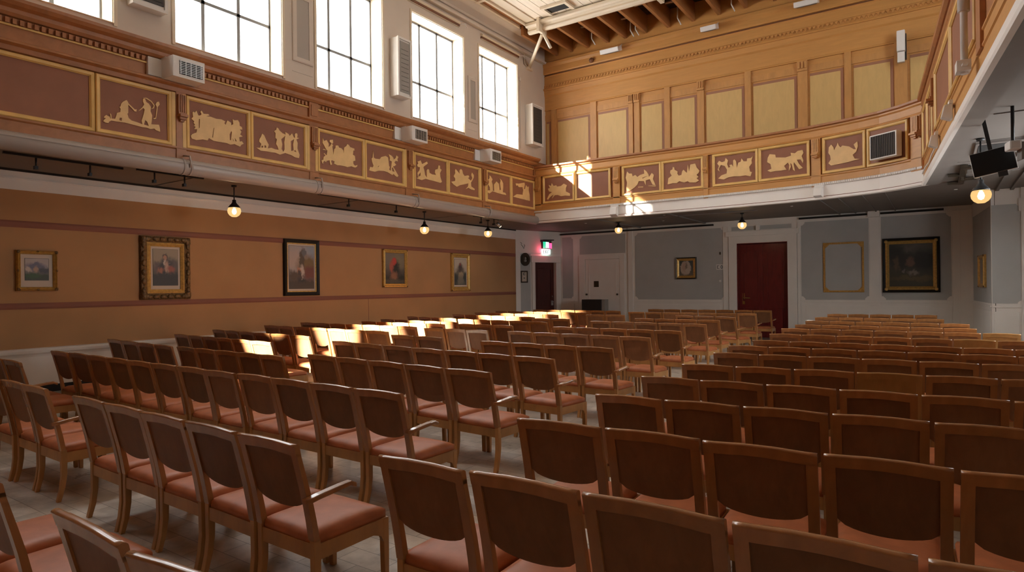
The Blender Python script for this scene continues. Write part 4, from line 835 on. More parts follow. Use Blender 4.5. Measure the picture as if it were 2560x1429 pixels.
bm = BM(); box(bm, .04, .10, -.12, 0, -.2, .35); obj('mounting_bracket', bm, 'black', r)

# emergency light boxes and pipe on the gallery fronts
def wedge(name, lab, loc, rz, s=1.0):
    r = thing(name, lab, 'light fitting', loc, rz, 'white wedge lights under the gallery fronts')
    bm = BM(); prism(bm, [(0, .04), (-.11, .02), (-.15, -.16), (-.03, -.21), (0, -.20)], lambda u, v, d: (d*s, u*s, v*s), -.09, .09); obj('housing', bm, 'plastic', r, bevel=.012*s)
    bm = BM(); box(bm, -.10*s, .10*s, -.05*s, 0, .03*s, .09*s); obj('mounting_bracket', bm, 'plastic', r)
a, b, an = along(-2.3, -2.1); wedge('emergency_light', 'white wedge light on the white beam of the far gallery', (a.x+.09, a.y-.05, 3.76), an)
a, b, an = along(-7.40, -7.20); wedge('emergency_light', 'sunlit white wedge light below the first far gallery corbel', (a.x+.05, a.y-.04, 3.76), an, 1.1)
for s, z, lab in ((3.15, 3.82, 'white wedge light on the aisle-side gallery next to its corner'), (5.0, 3.82, 'white wedge light below the drop pipe of the aisle-side gallery')):
    p = ra+rt*s+rn*.045; wedge('emergency_light', lab, (p.x, p.y, z), ran, .8)
p = ra+rt*6.85+rn*.125
r = thing('drop_pipe', 'white upright pipe with sleeve in front of the aisle-side gallery', 'pipe', (p.x, p.y, 3.70), ran)
bm = BM(); tube(bm, [(0, 0, 0), (0, 0, 3.0)], .032, 12); obj('pipe', bm, 'plastic', r)
bm = BM(); tube(bm, [(0, 0, .62), (0, 0, 3.0)], .052, 12); obj('sleeve', bm, 'plastic', r)
bm = BM(); box(bm, -.09, .07, -.07, .05, .02, .13); box(bm, .05, .14, -.03, .02, .06, .08); obj('junction_box', bm, 'plastic', r, bevel=.006)
# white surface cable along the foot of that gallery
r = thing('surface_conduit', 'white cable conduit along the foot of the aisle-side gallery', 'conduit', (0, 0, 0))
bm = BM(); pts = [(ra+rt*s+rn*(.05+.01*math.sin(s*3))) for s in (.3, .9, 1.6, 2.2, 2.6, 2.95)]
tube(bm, [(q.x, q.y, 3.70+.02*(i % 2)) for i, q in enumerate(pts)], .014, 6); obj('cable', bm, 'plastic', r)

# ------------------------------------------------------------------ pendant globe lamps
LAMPS = [(-11.0, 6.81, 3.14, 'pendant globe lamp hanging closest to the near end under the window-side gallery'),
         (-11.0, 12.1, 3.15, 'pendant globe lamp hanging above the smaller gilt portrait'),
         (-11.0, 14.86, 3.23, 'pendant globe lamp hanging beside the silver spotlight'),
         (-8.26, 18.0, 3.38, 'short pendant globe lamp under the sunlit stretch of far gallery'),
         (-4.53, 18.0, 3.29, 'pendant globe lamp hanging before the red double door'),
         (.48, 10.8, 2.84, 'pendant globe lamp hanging below the small ceiling screen')]
def pendant(x, y, z, lab):
    r = thing('pendant_lamp', lab, 'pendant lamp', (x, y, z), 0, 'glass globe pendant lamps')
    bm = BM(); lathe(bm, [(.001, -.115), (.045, -.112), (.085, -.085), (.112, -.045), (.120, 0), (.112, .04), (.095, .065)], n=24); obj('globe', bm, 'globe', r)
    bm = BM(); lathe(bm, [(.001, -.07), (.03, -.055), (.042, -.015), (.03, .03), (.012, .06)], n=12); obj('bulb', bm, 'bulb', r)
    bm = BM(); lathe(bm, [(.098, .058), (.104, .068), (.098, .085), (.085, .09), (.082, .105), (.055, .13), (.034, .165), (.034, .205), (.026, .21), (.001, .212)], n=20); obj('gallery_cap', bm, 'black', r)
    bm = BM(); tube(bm, [(0, 0, .205), (0, 0, SOF-z)], .011, 8); lathe(bm, [(.001, SOF-z-.04), (.045, SOF-z-.03), (.05, SOF-z-.001)], n=12); obj('stem', bm, 'black', r)
    l = bpy.data.lights.new('lamp_light', 'POINT'); l.energy = LAMP_W; l.color = (1, .70, .40); l.shadow_soft_size = .05
    o = bpy.data.objects.new('lamp_light', l); COL.objects.link(o); o.location = (x, y, z-.16)
LAMP_W = 2.2
for a in LAMPS: pendant(*a)

# ------------------------------------------------------------------ screen, projector and brackets under the right gallery
r = thing('ceiling_screen', 'small black flat screen tilted below the aisle-side soffit', 'screen', (.53, 9.3, 3.06), R(-4))
r.rotation_euler = (R(-4), R(-10), R(-6))
bm = BM(); box(bm, -.21, .21, 0, .035, -.145, .145); obj('casing', bm, 'silver', r, bevel=.006)
bm = BM(); box(bm, -.203, .203, -.004, .002, -.137, .140); obj('display', bm, 'tv', r)
bm = BM(); box(bm, -.02, .02, .03, .06, -.05, .62); box(bm, -.10, .10, .025, .05, -.09, .06); obj('mounting_arm', bm, 'black', r)
bm = BM(); box(bm, .02, .11, .0, .02, -.20, -.14); obj('sensor_plate', bm, 'black', r)
r = thing('projector', 'white boxy projector mounted above the ceiling screen', 'projector', (.70, 9.0, 3.17), R(12))
bm = BM(); box(bm, -.055, .06, -.06, .12, -.05, .05); obj('housing', bm, 'plastic', r, bevel=.018)
bm = BM(); box(bm, .055, .085, -.05, .10, -.17, .03); obj('side_panel', bm, 'soffit', r, bevel=.008)
bm = BM(); tube(bm, [(0, .03, .045), (0, .03, SOF-3.17)], .018, 8); obj('ceiling_pole', bm, 'black', r)
r = thing('ceiling_bracket', 'dark branching steel bracket fixed to the aisle-side soffit', 'bracket', (.36, 14.1, SOF))
bm = BM()
box(bm, -.05, .05, -1.1, 1.2, -.05, -.01)
for y, s in ((-.9, 1), (-.1, -1), (.5, 1), (1.0, -1)): box(bm, min(0, s*.20)-.02, max(0, s*.20)+.02, y-.06, y+.06, -.06, -.02)
box(bm, -.02, .02, -.02, .02, -.13, -.04); obj('arms', bm, 'bronze', r)
r = thing('soffit_vent', 'flat dark vent tray on the aisle-side soffit behind the screen', 'vent', (.72, 11.6, SOF))
bm = BM(); box(bm, -.28, .28, -.5, .5, -.03, 0); obj('vent_frame', bm, 'soffit', r, bevel=.006)
bm = BM(); box(bm, -.24, .24, -.42, .42, -.034, -.028); obj('vent_opening', bm, 'slot', r)
for k, (x, y) in enumerate([(-.02, 12.9), (.1, 13.6), (.3, 16.4), (-3.1, 17.2), (-6.4, 17.0), (-9.2, 17.6), (-7.0, 18.5)]):
    r = thing('downlight', ['small recessed downlight in the aisle-side soffit beside the bracket', 'small recessed downlight in the aisle-side soffit past the bracket', 'small recessed downlight in the corner of the aisle-side soffit', 'small recessed downlight in the far soffit beside the red door lamp', 'small recessed downlight in the middle of the far soffit', 'small recessed downlight in the far soffit by the exit corner', 'small recessed downlight over the far grey wall panel'][k], 'downlight', (x, y, SOF), 0, 'recessed downlights')
    bm = BM(); lathe(bm, [(.001, -.012), (.03, -.012), (.035, -.006), (.036, 0)], n=12); obj('trim_ring', bm, 'plastic', r)

# ------------------------------------------------------------------ pictures
def picture(lab, loc, rz, w, h, fw, style, canvas, mount=None, sub=None):
    """w, h outer size; fw frame width; mount=(left/right, bottom, top) card border inside the frame."""
    r = thing('framed_picture', lab, 'picture', loc, rz, 'framed pictures on the walls')
    bm = BM(); D = .055
    if style in ('ornate', 'gilt_ornate'):
        rect_frame(bm, w, h, fw, [(0, 0), (0, .03), (.01, .06), (fw*.3, .075), (fw*.55, .05), (fw*.62, .045), (fw*.62, 0)], 1 if style == 'ornate' else 0)
        rect_frame(bm, w-1.24*fw, h-1.24*fw, fw, [(0, 0), (0, .045), (fw*.15, .055), (fw*.38, .03), (fw*.38, 0)])
        n = 7 if style == 'ornate' else 2
        for sx in (-1, 1):
            for sz in (-1, 1):
                for k in range(3): ball(bm, (sx*(w/2-fw*(.3+.25*(k == 1))), -.065, sz*(h/2-fw*(.3+.25*(k == 2)))), fw*.30, (1, .5, 1), 8, 1)
        for k in range(1, n):
            for s in (-1, 1):
                ball(bm, (s*(w/2-fw*.28), -.068, -h/2+h*k/n), fw*.22, (1, .5, 1.6), 8, 1); ball(bm, (-w/2+w*k/n, -.068, s*(h/2-fw*.28)), fw*.22, (1.6, .5, 1), 8, 1)
        mats = ['gilt', 'giltdark']
    elif style == 'black':
        rect_frame(bm, w, h, fw, [(0, 0), (0, .05), (.015, .065), (fw*.7, .05), (fw*.75, .03), (fw*.75, 0)]); mats = ['blackframe', 'gilt']
        rect_frame(bm, w-1.5*fw, h-1.5*fw, fw, [(0, 0), (0, .032), (fw*.25, .03), (fw*.25, 0)], 1)
    elif style == 'blackgilt':
        rect_frame(bm, w, h, fw, [(0, 0), (0, .06), (.02, .08), (fw*.45, .06), (fw*.45, 0)], 1); mats = ['gilt', 'blackframe']
        rect_frame(bm, w-.9*fw, h-.9*fw, fw, [(0, 0), (0, .06), (fw*.18, .075), (fw*.40, .05), (fw*.55, .03), (fw*.55, 0)])
        for sx in (-1, 1):
            for sz in (-1, 1): ball(bm, (sx*(w/2-fw*.55), -.075, sz*(h/2-fw*.55)), fw*.28, (1, .4, 1), 8)
    elif style == 'woodgilt':
        rect_frame(bm, w, h, fw, [(0, 0), (0, .06), (.012, .07), (fw*.35, .05), (fw*.35, 0)], 1); mats = ['gilt', 'bronze']
        rect_frame(bm, w-.7*fw, h-.7*fw, fw, [(0, 0), (0, .05), (fw*.2, .055), (fw*.65, .025), (fw*.65, 0)])
    else:
        rect_frame(bm, w, h, fw, [(0, 0), (0, .04), (.012, .06), (fw*.4, .065), (fw*.6, .045), (fw*.85, .05), (fw, .03), (fw, 0)]); mats = ['gilt', 'giltdark']
        for sx in (-1, 1):
            for sz in (-1, 1): ball(bm, (sx*(w/2-.02), -.055, sz*(h/2-.02)), .026, (1, .6, 1), 8, 1)
    obj('picture_frame', bm, mats, r)
    iw, ih = w-2*fw+.02, h-2*fw+.02
    cz = 0
    if mount:
        bm = BM(); box(bm, -iw/2, iw/2, -.018, -.010, -ih/2, ih/2); obj('mount', bm, 'mount', r)
        ml, mb, mt = mount; iw -= 2*ml; cz = (mb-mt)/2; ih -= mb+mt
        bm = BM(); rect_frame(bm, iw+.012, ih+.012, .01, [(0, 0), (0, .004), (.008, .004), (.008, 0)]); o = obj('mount_bevel', bm, 'bronze', r); o.location = (0, -.018, cz)
    if canvas: quad_uv('canvas', iw, ih, -.024, M[canvas] if isinstance(canvas, str) else canvas, r, cz)
    if sub: sub(r)
    return r
P1 = painting('mountain_study', (.42, .37, .36), (.035, .05, .03), [(.45, .62, .42, .18, (.13, .13, .19), .3), (.5, .72, .14, .14, (.12, .12, .18), .3), (.85, .45, .35, .14, (.05, .055, .07), .3), (.12, .5, .14, .10, (.50, .42, .36), .4), (.46, .50, .10, .14, (.40, .27, .20), .4), (.3, .2, .35, .12, (.04, .09, .03), .4)], .42)
P2 = painting('seated_pair_portrait', (.30, .24, .16), (.025, .022, .02), [(.75, .55, .35, .2, (.10, .08, .07), .4), (.2, .48, .25, .15, (.11, .08, .07), .4), (.5, .45, .3, .28, (.03, .028, .035), .3), (.48, .78, .11, .10, (.07, .04, .025), .2), (.47, .75, .075, .075, (.42, .21, .13), .25), (.46, .62, .05, .07, (.5, .42, .36), .3), (.56, .5, .10, .16, (.46, .30, .23), .3), (.72, .45, .15, .10, (.30, .09, .06), .4), (.30, .42, .12, .08, (.32, .12, .07), .4), (.5, .12, .6, .2, (.02, .018, .018), .4)], .5)
P3 = painting('ruined_tower_scene', (.30, .34, .40), (.07, .055, .045), [(.2, .7, .5, .3, (.46, .37, .32), .5), (.75, .55, .4, .22, (.20, .13, .055), .4), (.52, .66, .11, .28, (.10, .075, .05), .2), (.6, .83, .10, .08, (.14, .14, .15), .25), (.85, .38, .3, .16, (.18, .06, .05), .4), (.5, .4, .08, .15, (.55, .46, .40), .3), (.38, .42, .08, .08, (.46, .22, .14), .3), (.40, .28, .09, .14, (.03, .03, .045), .3), (.2, .3, .25, .12, (.10, .07, .05), .4), (.55, .2, .12, .05, (.04, .035, .035), .4)], .35)
P4 = painting('red_headscarf_portrait', (.17, .145, .12), (.03, .03, .028), [(.65, .72, .3, .2, (.22, .19, .12), .5), (.5, .5, .22, .28, (.03, .03, .03), .3), (.46, .72, .12, .12, (.50, .06, .05), .25), (.33, .55, .10, .18, (.40, .10, .07), .35), (.45, .24, .18, .14, (.28, .13, .08), .35), (.5, .08, .5, .07, (.10, .085, .06), .5)], .4)
P5 = painting('rocky_peak_figure', (.52, .46, .38), (.05, .055, .055), [(.5, .45, .34, .32, (.16, .14, .11), .3), (.5, .68, .15, .18, (.10, .075, .07), .25), (.48, .78, .05, .07, (.35, .10, .10), .3), (.55, .38, .2, .12, (.42, .33, .22), .4), (.5, .16, .45, .2, (.20, .19, .15), .5), (.12, .25, .16, .2, (.05, .06, .06), .35), (.9, .3, .14, .2, (.05, .06, .06), .35)], .42)
P6 = painting('dim_woodland_landscape', (.065, .06, .05), (.045, .036, .018), [(.45, .85, .35, .12, (.10, .09, .075), .5), (.15, .78, .22, .2, (.02, .022, .018), .35), (.8, .6, .35, .25, (.012, .013, .011), .35), (.3, .6, .25, .2, (.02, .018, .014), .4), (.5, .57, .10, .10, (.14, .075, .05), .35), (.18, .55, .06, .15, (.10, .07, .04), .4), (.55, .32, .12, .04, (.20, .16, .13), .4), (.32, .37, .05, .04, (.16, .13, .12), .4), (.6, .2, .5, .06, (.10, .075, .03), .5)], .45)
P7 = painting('oval_plaster_study', (.06, .075, .07), (.14, .12, .09), [(.47, .52, .36, .46, (.50, .42, .36), .10), (.42, .58, .2, .3, (.46, .33, .26), .3), (.52, .55, .07, .28, (.24, .20, .16), .4), (.6, .35, .16, .14, (.52, .46, .40), .35)], .3)
P8 = painting('pale_sketch', (.42, .38, .32), (.36, .32, .27), [(.5, .5, .3, .3, (.30, .26, .22), .5)], .5)
XP = XL
picture('small gilt-framed mountain view in a wide pale mount, alone at the near end of wall', (XP, 4.06, 2.0), R(90), .57, .66, .065, 'gilt_ornate', P1, (.07, .12, .08))
picture('large heavily carved gilt frame round a seated couple portrait', (XP, 6.12, 2.08), R(90), .93, 1.19, .19, 'ornate', P2, (.055, .085, .06))
picture('black-framed upright picture of a ruined tower with country folk', (XP, 9.20, 2.145), R(90), .97, 1.29, .11, 'black', P3, (.045, .06, .05))
picture('gilt-framed dark portrait of a figure in a red headscarf', (XP, 12.20, 2.18), R(90), .92, 1.02, .10, 'gilt', P4)
picture('narrow gilt-framed picture of a rocky peak in a pale mount', (XP, 15.0, 2.11), R(90), .90, 1.15, .13, 'gilt', P5, (.05, .07, .06))
picture('small gilt square frame with an oval plaster study on the grey wall', (-6.80, YB-.008, 2.18), 0, .68, .70, .11, 'woodgilt', P7)
picture('large dark woodland landscape in a black and gilt frame', (-.645, YB-.008, 2.105), 0, 1.31, 1.47, .16, 'blackgilt', P6)
def cl_at(s, z, d=.012):
    a = CL['rz']; return (CL['loc'][0]+math.cos(a)*s+math.sin(a)*d, CL['loc'][1]+math.sin(a)*s-math.cos(a)*d, z)
def cr_at(s, z, d=.008):
    a = CR['rz']; return (CR['loc'][0]+math.cos(a)*s+math.sin(a)*d, CR['loc'][1]+math.sin(a)*s-math.cos(a)*d, z)
picture('gilt frame seen edge-on on the canted grey return wall', cr_at(1.95, 1.88), CR['rz'], .85, .74, .09, 'gilt', P8)
# empty gilt frame with clipped corners
r = thing('empty_frame', 'empty gilt frame with clipped corners hanging on the grey wall', 'picture frame', (-2.26, YB-.008, 2.09), 0)
bm = BM(); W, H, c = 1.03, 1.42, .11
def octo(i): 
    w, h = W/2-i, H/2-i; return [(-w+c, -h), (w-c, -h), (w, -h+c), (w, h-c), (w-c, h), (-w+c, h), (-w, h-c), (-w, -h+c)]
for i0, i1, d in ((0, .022, .035), (.018, .042, .05), (.038, .052, .03)): prism(bm, [octo(i0), octo(i1)[::-1]], lambda u, v, dd: (u, -dd, v), 0, d)
for sx in (-1, 1):
    for sz in (-1, 1): prism(bm, [(sx*(W/2), sz*(H/2-c)), (sx*(W/2-c), sz*(H/2)), (sx*W/2, sz*H/2)][::(1 if sx*sz > 0 else -1)], lambda u, v, dd: (u, -dd, v), 0, .035)
obj('picture_frame', bm, 'gilt', r)
# round plaque and notice on the canted corner
r = thing('round_plaque', 'dark round relief plaque on the canted corner by the exit door', 'plaque', cl_at(.375, 2.60), CL['rz'])
bm = BM()
for ro, ri, d in ((.20, .15, .05), (.155, .10, .065), (.105, .0, .03)):
    pr = [(ro*math.cos(2*math.pi*k/28), ro*1.15*math.sin(2*math.pi*k/28)) for k in range(28)]
    if ri: prism(bm, [pr, [(u*ri/ro, v*ri/ro) for u, v in pr][::-1]], lambda u, v, dd: (u, -dd, v), 0, d)
    else: prism(bm, pr, lambda u, v, dd: (u, -dd, v), 0, d)
obj('plaque_ring', bm, 'bronze', r)
bm = BM(); ball(bm, (0, -.035, .03), .05, (.8, .5, 1.1)); ball(bm, (0, -.03, -.05), .07, (.9, .35, .6)); obj('relief_head', bm, 'meshgrey', r)
r = thing('framed_notice', 'small brown-framed notice below the round plaque', 'notice', cl_at(.335, 1.99), CL['rz'])
bm = BM(); rect_frame(bm, .30, .42, .05, [(0, 0), (0, .025), (.045, .02), (.045, 0)]); obj('notice_frame', bm, 'bronze', r)
bm = BM(); box(bm, -.108, .108, -.012, 0, -.168, .168); obj('paper', bm, 'mount', r)
bm = BM(); prism(bm, [[(-.05, .06), (.05, .06), (.05, .14), (-.05, .14)], [(-.025, .08), (-.025, .12), (.05, .12), (.05, .08)]], lambda u, v, d: (u, -d, v), .012, .014); box(bm, -.03, .03, -.014, -.012, -.06, -.03); obj('printing', bm, 'ink', r)
r = thing('wall_wire', 'tangle of thin wire above the round plaque', 'wire', cl_at(.30, 3.10), CL['rz'])
bm = BM(); tube(bm, [(-.12, -.01, .10), (-.06, -.015, .06), (-.09, -.01, .02), (-.02, -.015, -.04), (.03, -.01, -.12), (.07, -.015, -.02), (.05, -.01, .03)], .008, 6); obj('wire', bm, 'bronze', r)

# lit exit sign
def strokes(bm, segs, d0, d1):
    for x0, x1, z0, z1 in segs: box(bm, x0, x1, -d1, -d0, z0, z1)
r = thing('exit_sign', 'lit green and red EXIT sign over the small red door', 'sign', cl_at(1.31, 3.05, .02), CL['rz'])
bm = BM(); box(bm, -.20, .20, -.10, 0, -.05, .22); prism(bm, [(-.24, .19), (.22, .24), (.22, .27), (-.24, .26)], lambda u, v, d: (u, -d, v), 0, .22); obj('housing', bm, 'black', r)
bm = BM(); box(bm, -.195, -.02, -.108, -.10, -.04, .19); obj('green_panel', bm, 'green', r)
bm = BM(); box(bm, -.07, .06, -.112, -.10, -.03, .18); obj('white_panel', bm, 'glowwhite', r)
bm = BM(); box(bm, .06, .20, -.108, -.10, -.045, .15); obj('red_panel', bm, 'pink', r)
bm = BM(); box(bm, -.17, .17, -.06, 0, -.25, -.075); obj('letter_box', bm, 'glowwhite', r)
bm = BM(); E0, E1 = -.23, -.095; t = .016; mid = (E0+E1)/2
strokes(bm, [(-.145, -.145+t, E0, E1), (-.145, -.09, E1-t, E1), (-.145, -.09, mid-t/2, mid+t/2), (-.145, -.09, E0, E0+t)], .06, .066)
for s in (1, -1): prism(bm, [(-.075, mid-s*.067), (-.058, mid-s*.067), (-.005, mid+s*.067), (-.022, mid+s*.067)][::s], lambda u, v, d: (u, -d, v), .060, .066)
strokes(bm, [(.018, .018+t, E0, E1), (.055, .135, E1-t, E1), (.087, .087+t, E0, E1)], .06, .066)
obj('lettering', bm, 'ink', r)
l = bpy.data.lights.new('sign_glow', 'POINT'); l.energy = 3.0; l.color = (1, .08, .16); l.shadow_soft_size = .05
o = bpy.data.objects.new('sign_glow', l); COL.objects.link(o); o.location = cl_at(1.12, 2.98, .17)

# plates by the double door
r = thing('number_plate', 'white plate with dark characters beside the red double door', 'plate', (-5.72, YB-.008, 2.19))
bm = BM(); box(bm, -.115, .115, -.012, 0, -.085, .085); obj('plate', bm, 'plastic', r)
bm = BM(); strokes(bm, [(-.085, -.07, -.05, .05), (-.07, -.025, .038, .05), (-.07, -.025, -.05, -.038)], .012, .015)
prism(bm, [[(.055+.036*math.cos(a*.5236), .052*math.sin(a*.5236)) for a in range(12)], [(.055+.02*math.cos(-a*.5236), .034*math.sin(-a*.5236)) for a in range(12)]], lambda u, v, d: (u, -d, v), .012, .015); obj('characters', bm, 'ink', r)
r = thing('bell_switch', 'tiny white push button switch below the number plate', 'button', (-5.71, YB-.008, 1.75))
bm = BM(); box(bm, -.035, .025, -.03, 0, -.035, .035); obj('switch_box', bm, 'plastic', r, bevel=.006)
r = thing('wall_hook', 'tiny dark hook above the number plate', 'hook', (-5.71, YB-.008, 2.62))
bm = BM(); box(bm, -.02, .02, -.02, 0, -.04, .04); obj('hook_plate', bm, 'bronze', r)
# black cabinet before the cupboard
r = thing('floor_monitor', 'black box cabinet standing before the white cupboard doors', 'cabinet', (-9.72, 19.2, 0))
bm = BM(); box(bm, -.42, .30, -.16, .2, .12, 1.18); obj('cabinet', bm, 'black', r, bevel=.01)
bm = BM(); box(bm, .305, .42, -.1, .18, .12, 1.18); obj('side_panel', bm, 'meshgrey', r)
bm = BM(); box(bm, -.42, .42, -.18, .22, 0, .12); obj('plinth', bm, 'black', r)
SKY, SUN, EXPO = 15.5, 55.0, 0.05
SUN_PATCH_SPOTS = [((-8.1, 5.9, .76), 7.5, 90000), ((-9.3, 8.3, .8), 8, 140000), ((-9.4, 10.8, .8), 6.5, 190000), ((-9.4, 14.0, .8), 6, 260000)]
# ------------------------------------------------------------------ chairs
CW = .50
def post_y(z):                                   # rear posts: sabre-curved, leaning towards the viewer at the top
    pts = [(0, .095), (.2, .116), (.42, .113), (.62, .075), (.92, 0)]
    for (z0, y0), (z1, y1) in zip(pts, pts[1:]):
        if z <= z1: return y0+(y1-y0)*(z-z0)/(z1-z0)
    return 0
def strip(bm, x0, x1, zs, ys, depth):            # upright member following the post curve
    rows = [[bm.verts.new(p) for p in ((x0, y, z), (x1, y, z), (x1, y+d, z), (x0, y+d, z))] for z, y, d in zip(zs, ys, depth)]
    for a, b in zip(rows, rows[1:]):
        for k in range(4): bm.faces.new((a[k], a[(k+1) % 4], b[(k+1) % 4], b[k]))
    bm.faces.new(rows[0][::-1]); bm.faces.new(rows[-1])
def crest(u): return (.902)+.007*min(1, 1.25*(.5+.5*math.cos(2*math.pi*u)))   # u -0.5..0.5 across the back
def make_chair():
    r = bpy.data.objects.new('hall_chair', None); COL.objects.link(r)
    hw = CW/2; zs = [.40, .5, .6, .7, .8, .86]
    bm = BM()
    for s in (-1, 1):
        x0, x1 = sorted((s*hw, s*(hw-.048)))
        strip(bm, x0, x1, zs, [post_y(z) for z in zs], [.034-.012*(z-.4)/.5 for z in zs])
    n = 14; lo = []; up = []
    rows = []
    for k in range(n+1):
        u = k/n-.5; x = u*CW; zt = crest(u); zb = .843+.010*(.5+.5*math.cos(2*math.pi*u))
        yb, yt = post_y(zb)-.002, post_y(zt)-.004
        sec = [(yb, zb), (yt+.004, zt-.014)] + [(yt+.017-.017*math.cos(a), zt-.014+.014*math.sin(a)) for a in (.35, .75, 1.15, 1.57, 2.1, 2.6)] + [(yt+.034, zt-.014), (yb+.026, zb)]
        rows.append([bm.verts.new((x, y, z)) for y, z in sec])
    ns = len(rows[0])
    for a, b in zip(rows, rows[1:]):
        for k in range(ns):
            f = bm.faces.new((a[k], a[(k+1) % ns], b[(k+1) % ns], b[k])); f.smooth = 1 <= k < ns-2
    bm.faces.new(rows[0]); bm.faces.new(rows[-1][::-1])
    obj('back_frame', bm, 'chairwood', r)
    bm = BM(); n = 12; m = 5; iw = hw-.046
    grid = []
    for k in range(n+1):
        u = k/n*2-1; x = u*iw; zt = .848+.010*(.5+.5*math.cos(math.pi*u*iw/hw)); zb = .610-.062*math.sqrt(max(0, 1-u*u*.98))
        grid.append([(x, zb+(zt-zb)*j/m) for j in range(m+1)])
    va = [[bm.verts.new((x, post_y(z)+.009, z)) for x, z in c] for c in grid]; vb = [[bm.verts.new((x, post_y(z)+.022, z)) for x, z in c] for c in grid]
    for i in range(n):
        for j in range(m):
            bm.faces.new((va[i][j], va[i+1][j], va[i+1][j+1], va[i][j+1])); bm.faces.new((vb[i][j], vb[i][j+1], vb[i+1][j+1], vb[i+1][j]))
        bm.faces.new((va[i][0], vb[i][0], vb[i+1][0], va[i+1][0])); bm.faces.new((va[i][m], va[i+1][m], vb[i+1][m], vb[i][m]))
    for i in (0, n):
        for j in range(m): bm.faces.new((va[i][j], va[i][j+1], vb[i][j+1], vb[i][j]))
    obj('back_panel', bm, 'chairback', r)
    bm = BM(); n, m = 10, 10; y0, y1 = .125, .615; top = []; side = []
    for i in range(n+1):
        row = []
        for j in range(m+1):
            u, v = i/n*2-1, j/m*2-1
            w = (hw-.012)*(1-.0*v); x = u*w; y = (y0+y1)/2+v*(y1-y0)/2
            e = max(abs(u), abs(v)); f = max(0, (e-.80)/.20)
            cx, cy = max(0, abs(u)-.86)/.14, max(0, abs(v)-.86)/.14
            if cx > 0 and cy > 0:
                q = math.hypot(cx, cy)
                if q > 1: x = math.copysign(w*(.86+.14*cx/q), u); y = (y0+y1)/2+math.copysign((y1-y0)/2*(.86+.14*cy/q), v)
            z = .436+.012*(1-u*u)*(1-v*v)-.020*f**2.2
            row.append(bm.verts.new((x, y, z)))
        top.append(row)
    for i in range(n):
        for j in range(m): f = bm.faces.new((top[i][j], top[i+1][j], top[i+1][j+1], top[i][j+1])); f.smooth = True
    rim = [top[i][0] for i in range(n+1)]+[top[n][j] for j in range(1, m+1)]+[top[i][m] for i in range(n-1, -1, -1)]+[top[0][j] for j in range(m-1, 0, -1)]
    low = [bm.verts.new((v.co.x, v.co.y, 0.372)) for v in rim]
    for k in range(len(rim)): bm.faces.new((rim[k], low[k], low[(k+1) % len(rim)], rim[(k+1) % len(rim)])).smooth = True
    bm.faces.new(low)
    obj('seat', bm, 'leather', r)
    bm = BM()
    box(bm, -hw+.004, hw-.004, .12, .142, .305, .380); box(bm, -hw+.004, hw-.004, .590, .610, .305, .376)
    for s in (-1, 1):
        x0, x1 = sorted((s*(hw-.004), s*(hw-.028)))
        prism(bm, [(.125, .300), (.50, .305), (.555, .285), (.585, .23), (.610, .23), (.610, .376), (.125, .380)], lambda u, v, d: (d, u, v), x0, x1)
    obj('seat_frame', bm, 'chairleg', r, bevel=.003)
    for s in (-1, 1):
        bm = BM(); x0, x1 = sorted((s*(hw-.002), s*(hw-.040)))
        strip(bm, x0, x1, [.40, .30, .2, .1, 0], [post_y(z) for z in (.40, .30, .2, .1)]+[post_y(0)-.012], [.040, .042, .038, .034, .028])
        obj('leg', bm, 'chairleg', r, bevel=.004)
        bm = BM(); strip(bm, x0, x1, [.37, .2, 0], [.572, .576, .582], [.040, .036, .028]); obj('leg', bm, 'chairleg', r, bevel=.004)
    return r
def make_armrest(side):
    bm = BM(); pts = [(.045, .635, 0), (.075, .640, .012), (.11, .648, .018), (.24, .665, .03), (.30, .667, .032), (.335, .650, .032)]
    rows = []
    for y, z, o in pts:
        w = .044 if .05 < y < .29 else .036
        x0 = side*(CW/2-.006+o); x1 = x0+side*w
        rows.append([bm.verts.new(p) for p in ((x0, y, z-.026), (x1, y, z-.026), (x1, y, z), (x0, y, z))])
    for a, b in zip(rows, rows[1:]):
        for k in range(4): bm.faces.new((a[k], a[(k+1) % 4], b[(k+1) % 4], b[k]))
    bm.faces.new(rows[0][::-1]); bm.faces.new(rows[-1])
    return obj('armrest', bm, 'chairwood', None, bevel=.006)
CHAIR = make_chair(); ARM = {1: make_armrest(1)}
used = [False, False]
def place(x, y, rz, sx, label, group, arm, pale):
    if not used[0]:
        used[0] = True; r = CHAIR
    else:
        r = CHAIR.copy(); COL.objects.link(r)
        for ch in list(CHAIR.children):
            if ch.name.startswith('armrest'): continue
            c = ch.copy(); COL.objects.link(c); c.parent = r
    r.location = (x, y, 0); r.rotation_euler = (0, 0, rz); r.scale = (sx, 1, 1)
    tag(r, label, 'chair', group)
    if arm:
        if not used[1]: used[1] = True; a = ARM[1]
        else: a = ARM[1].copy(); COL.objects.link(a)
        a.parent = r
    if pale:
        for c in r.children:
            if c.name.startswith(('back_panel', 'back_frame')):
                c.material_slots[0].link = 'OBJECT'; c.material_slots[0].material = M['chairpale']
    return r
M['chairpale'] = wood('chair_paler_beech', (.40, .20, .06), .42, (4, 4, 1.5), .16)
ORD = 'first second third fourth fifth sixth seventh eighth ninth tenth eleventh twelfth thirteenth fourteenth fifteenth sixteenth seventeenth eighteenth nineteenth twentieth'.split()
def even(a, b, n): return [a+(b-a)*k/n for k in range(n+1)]
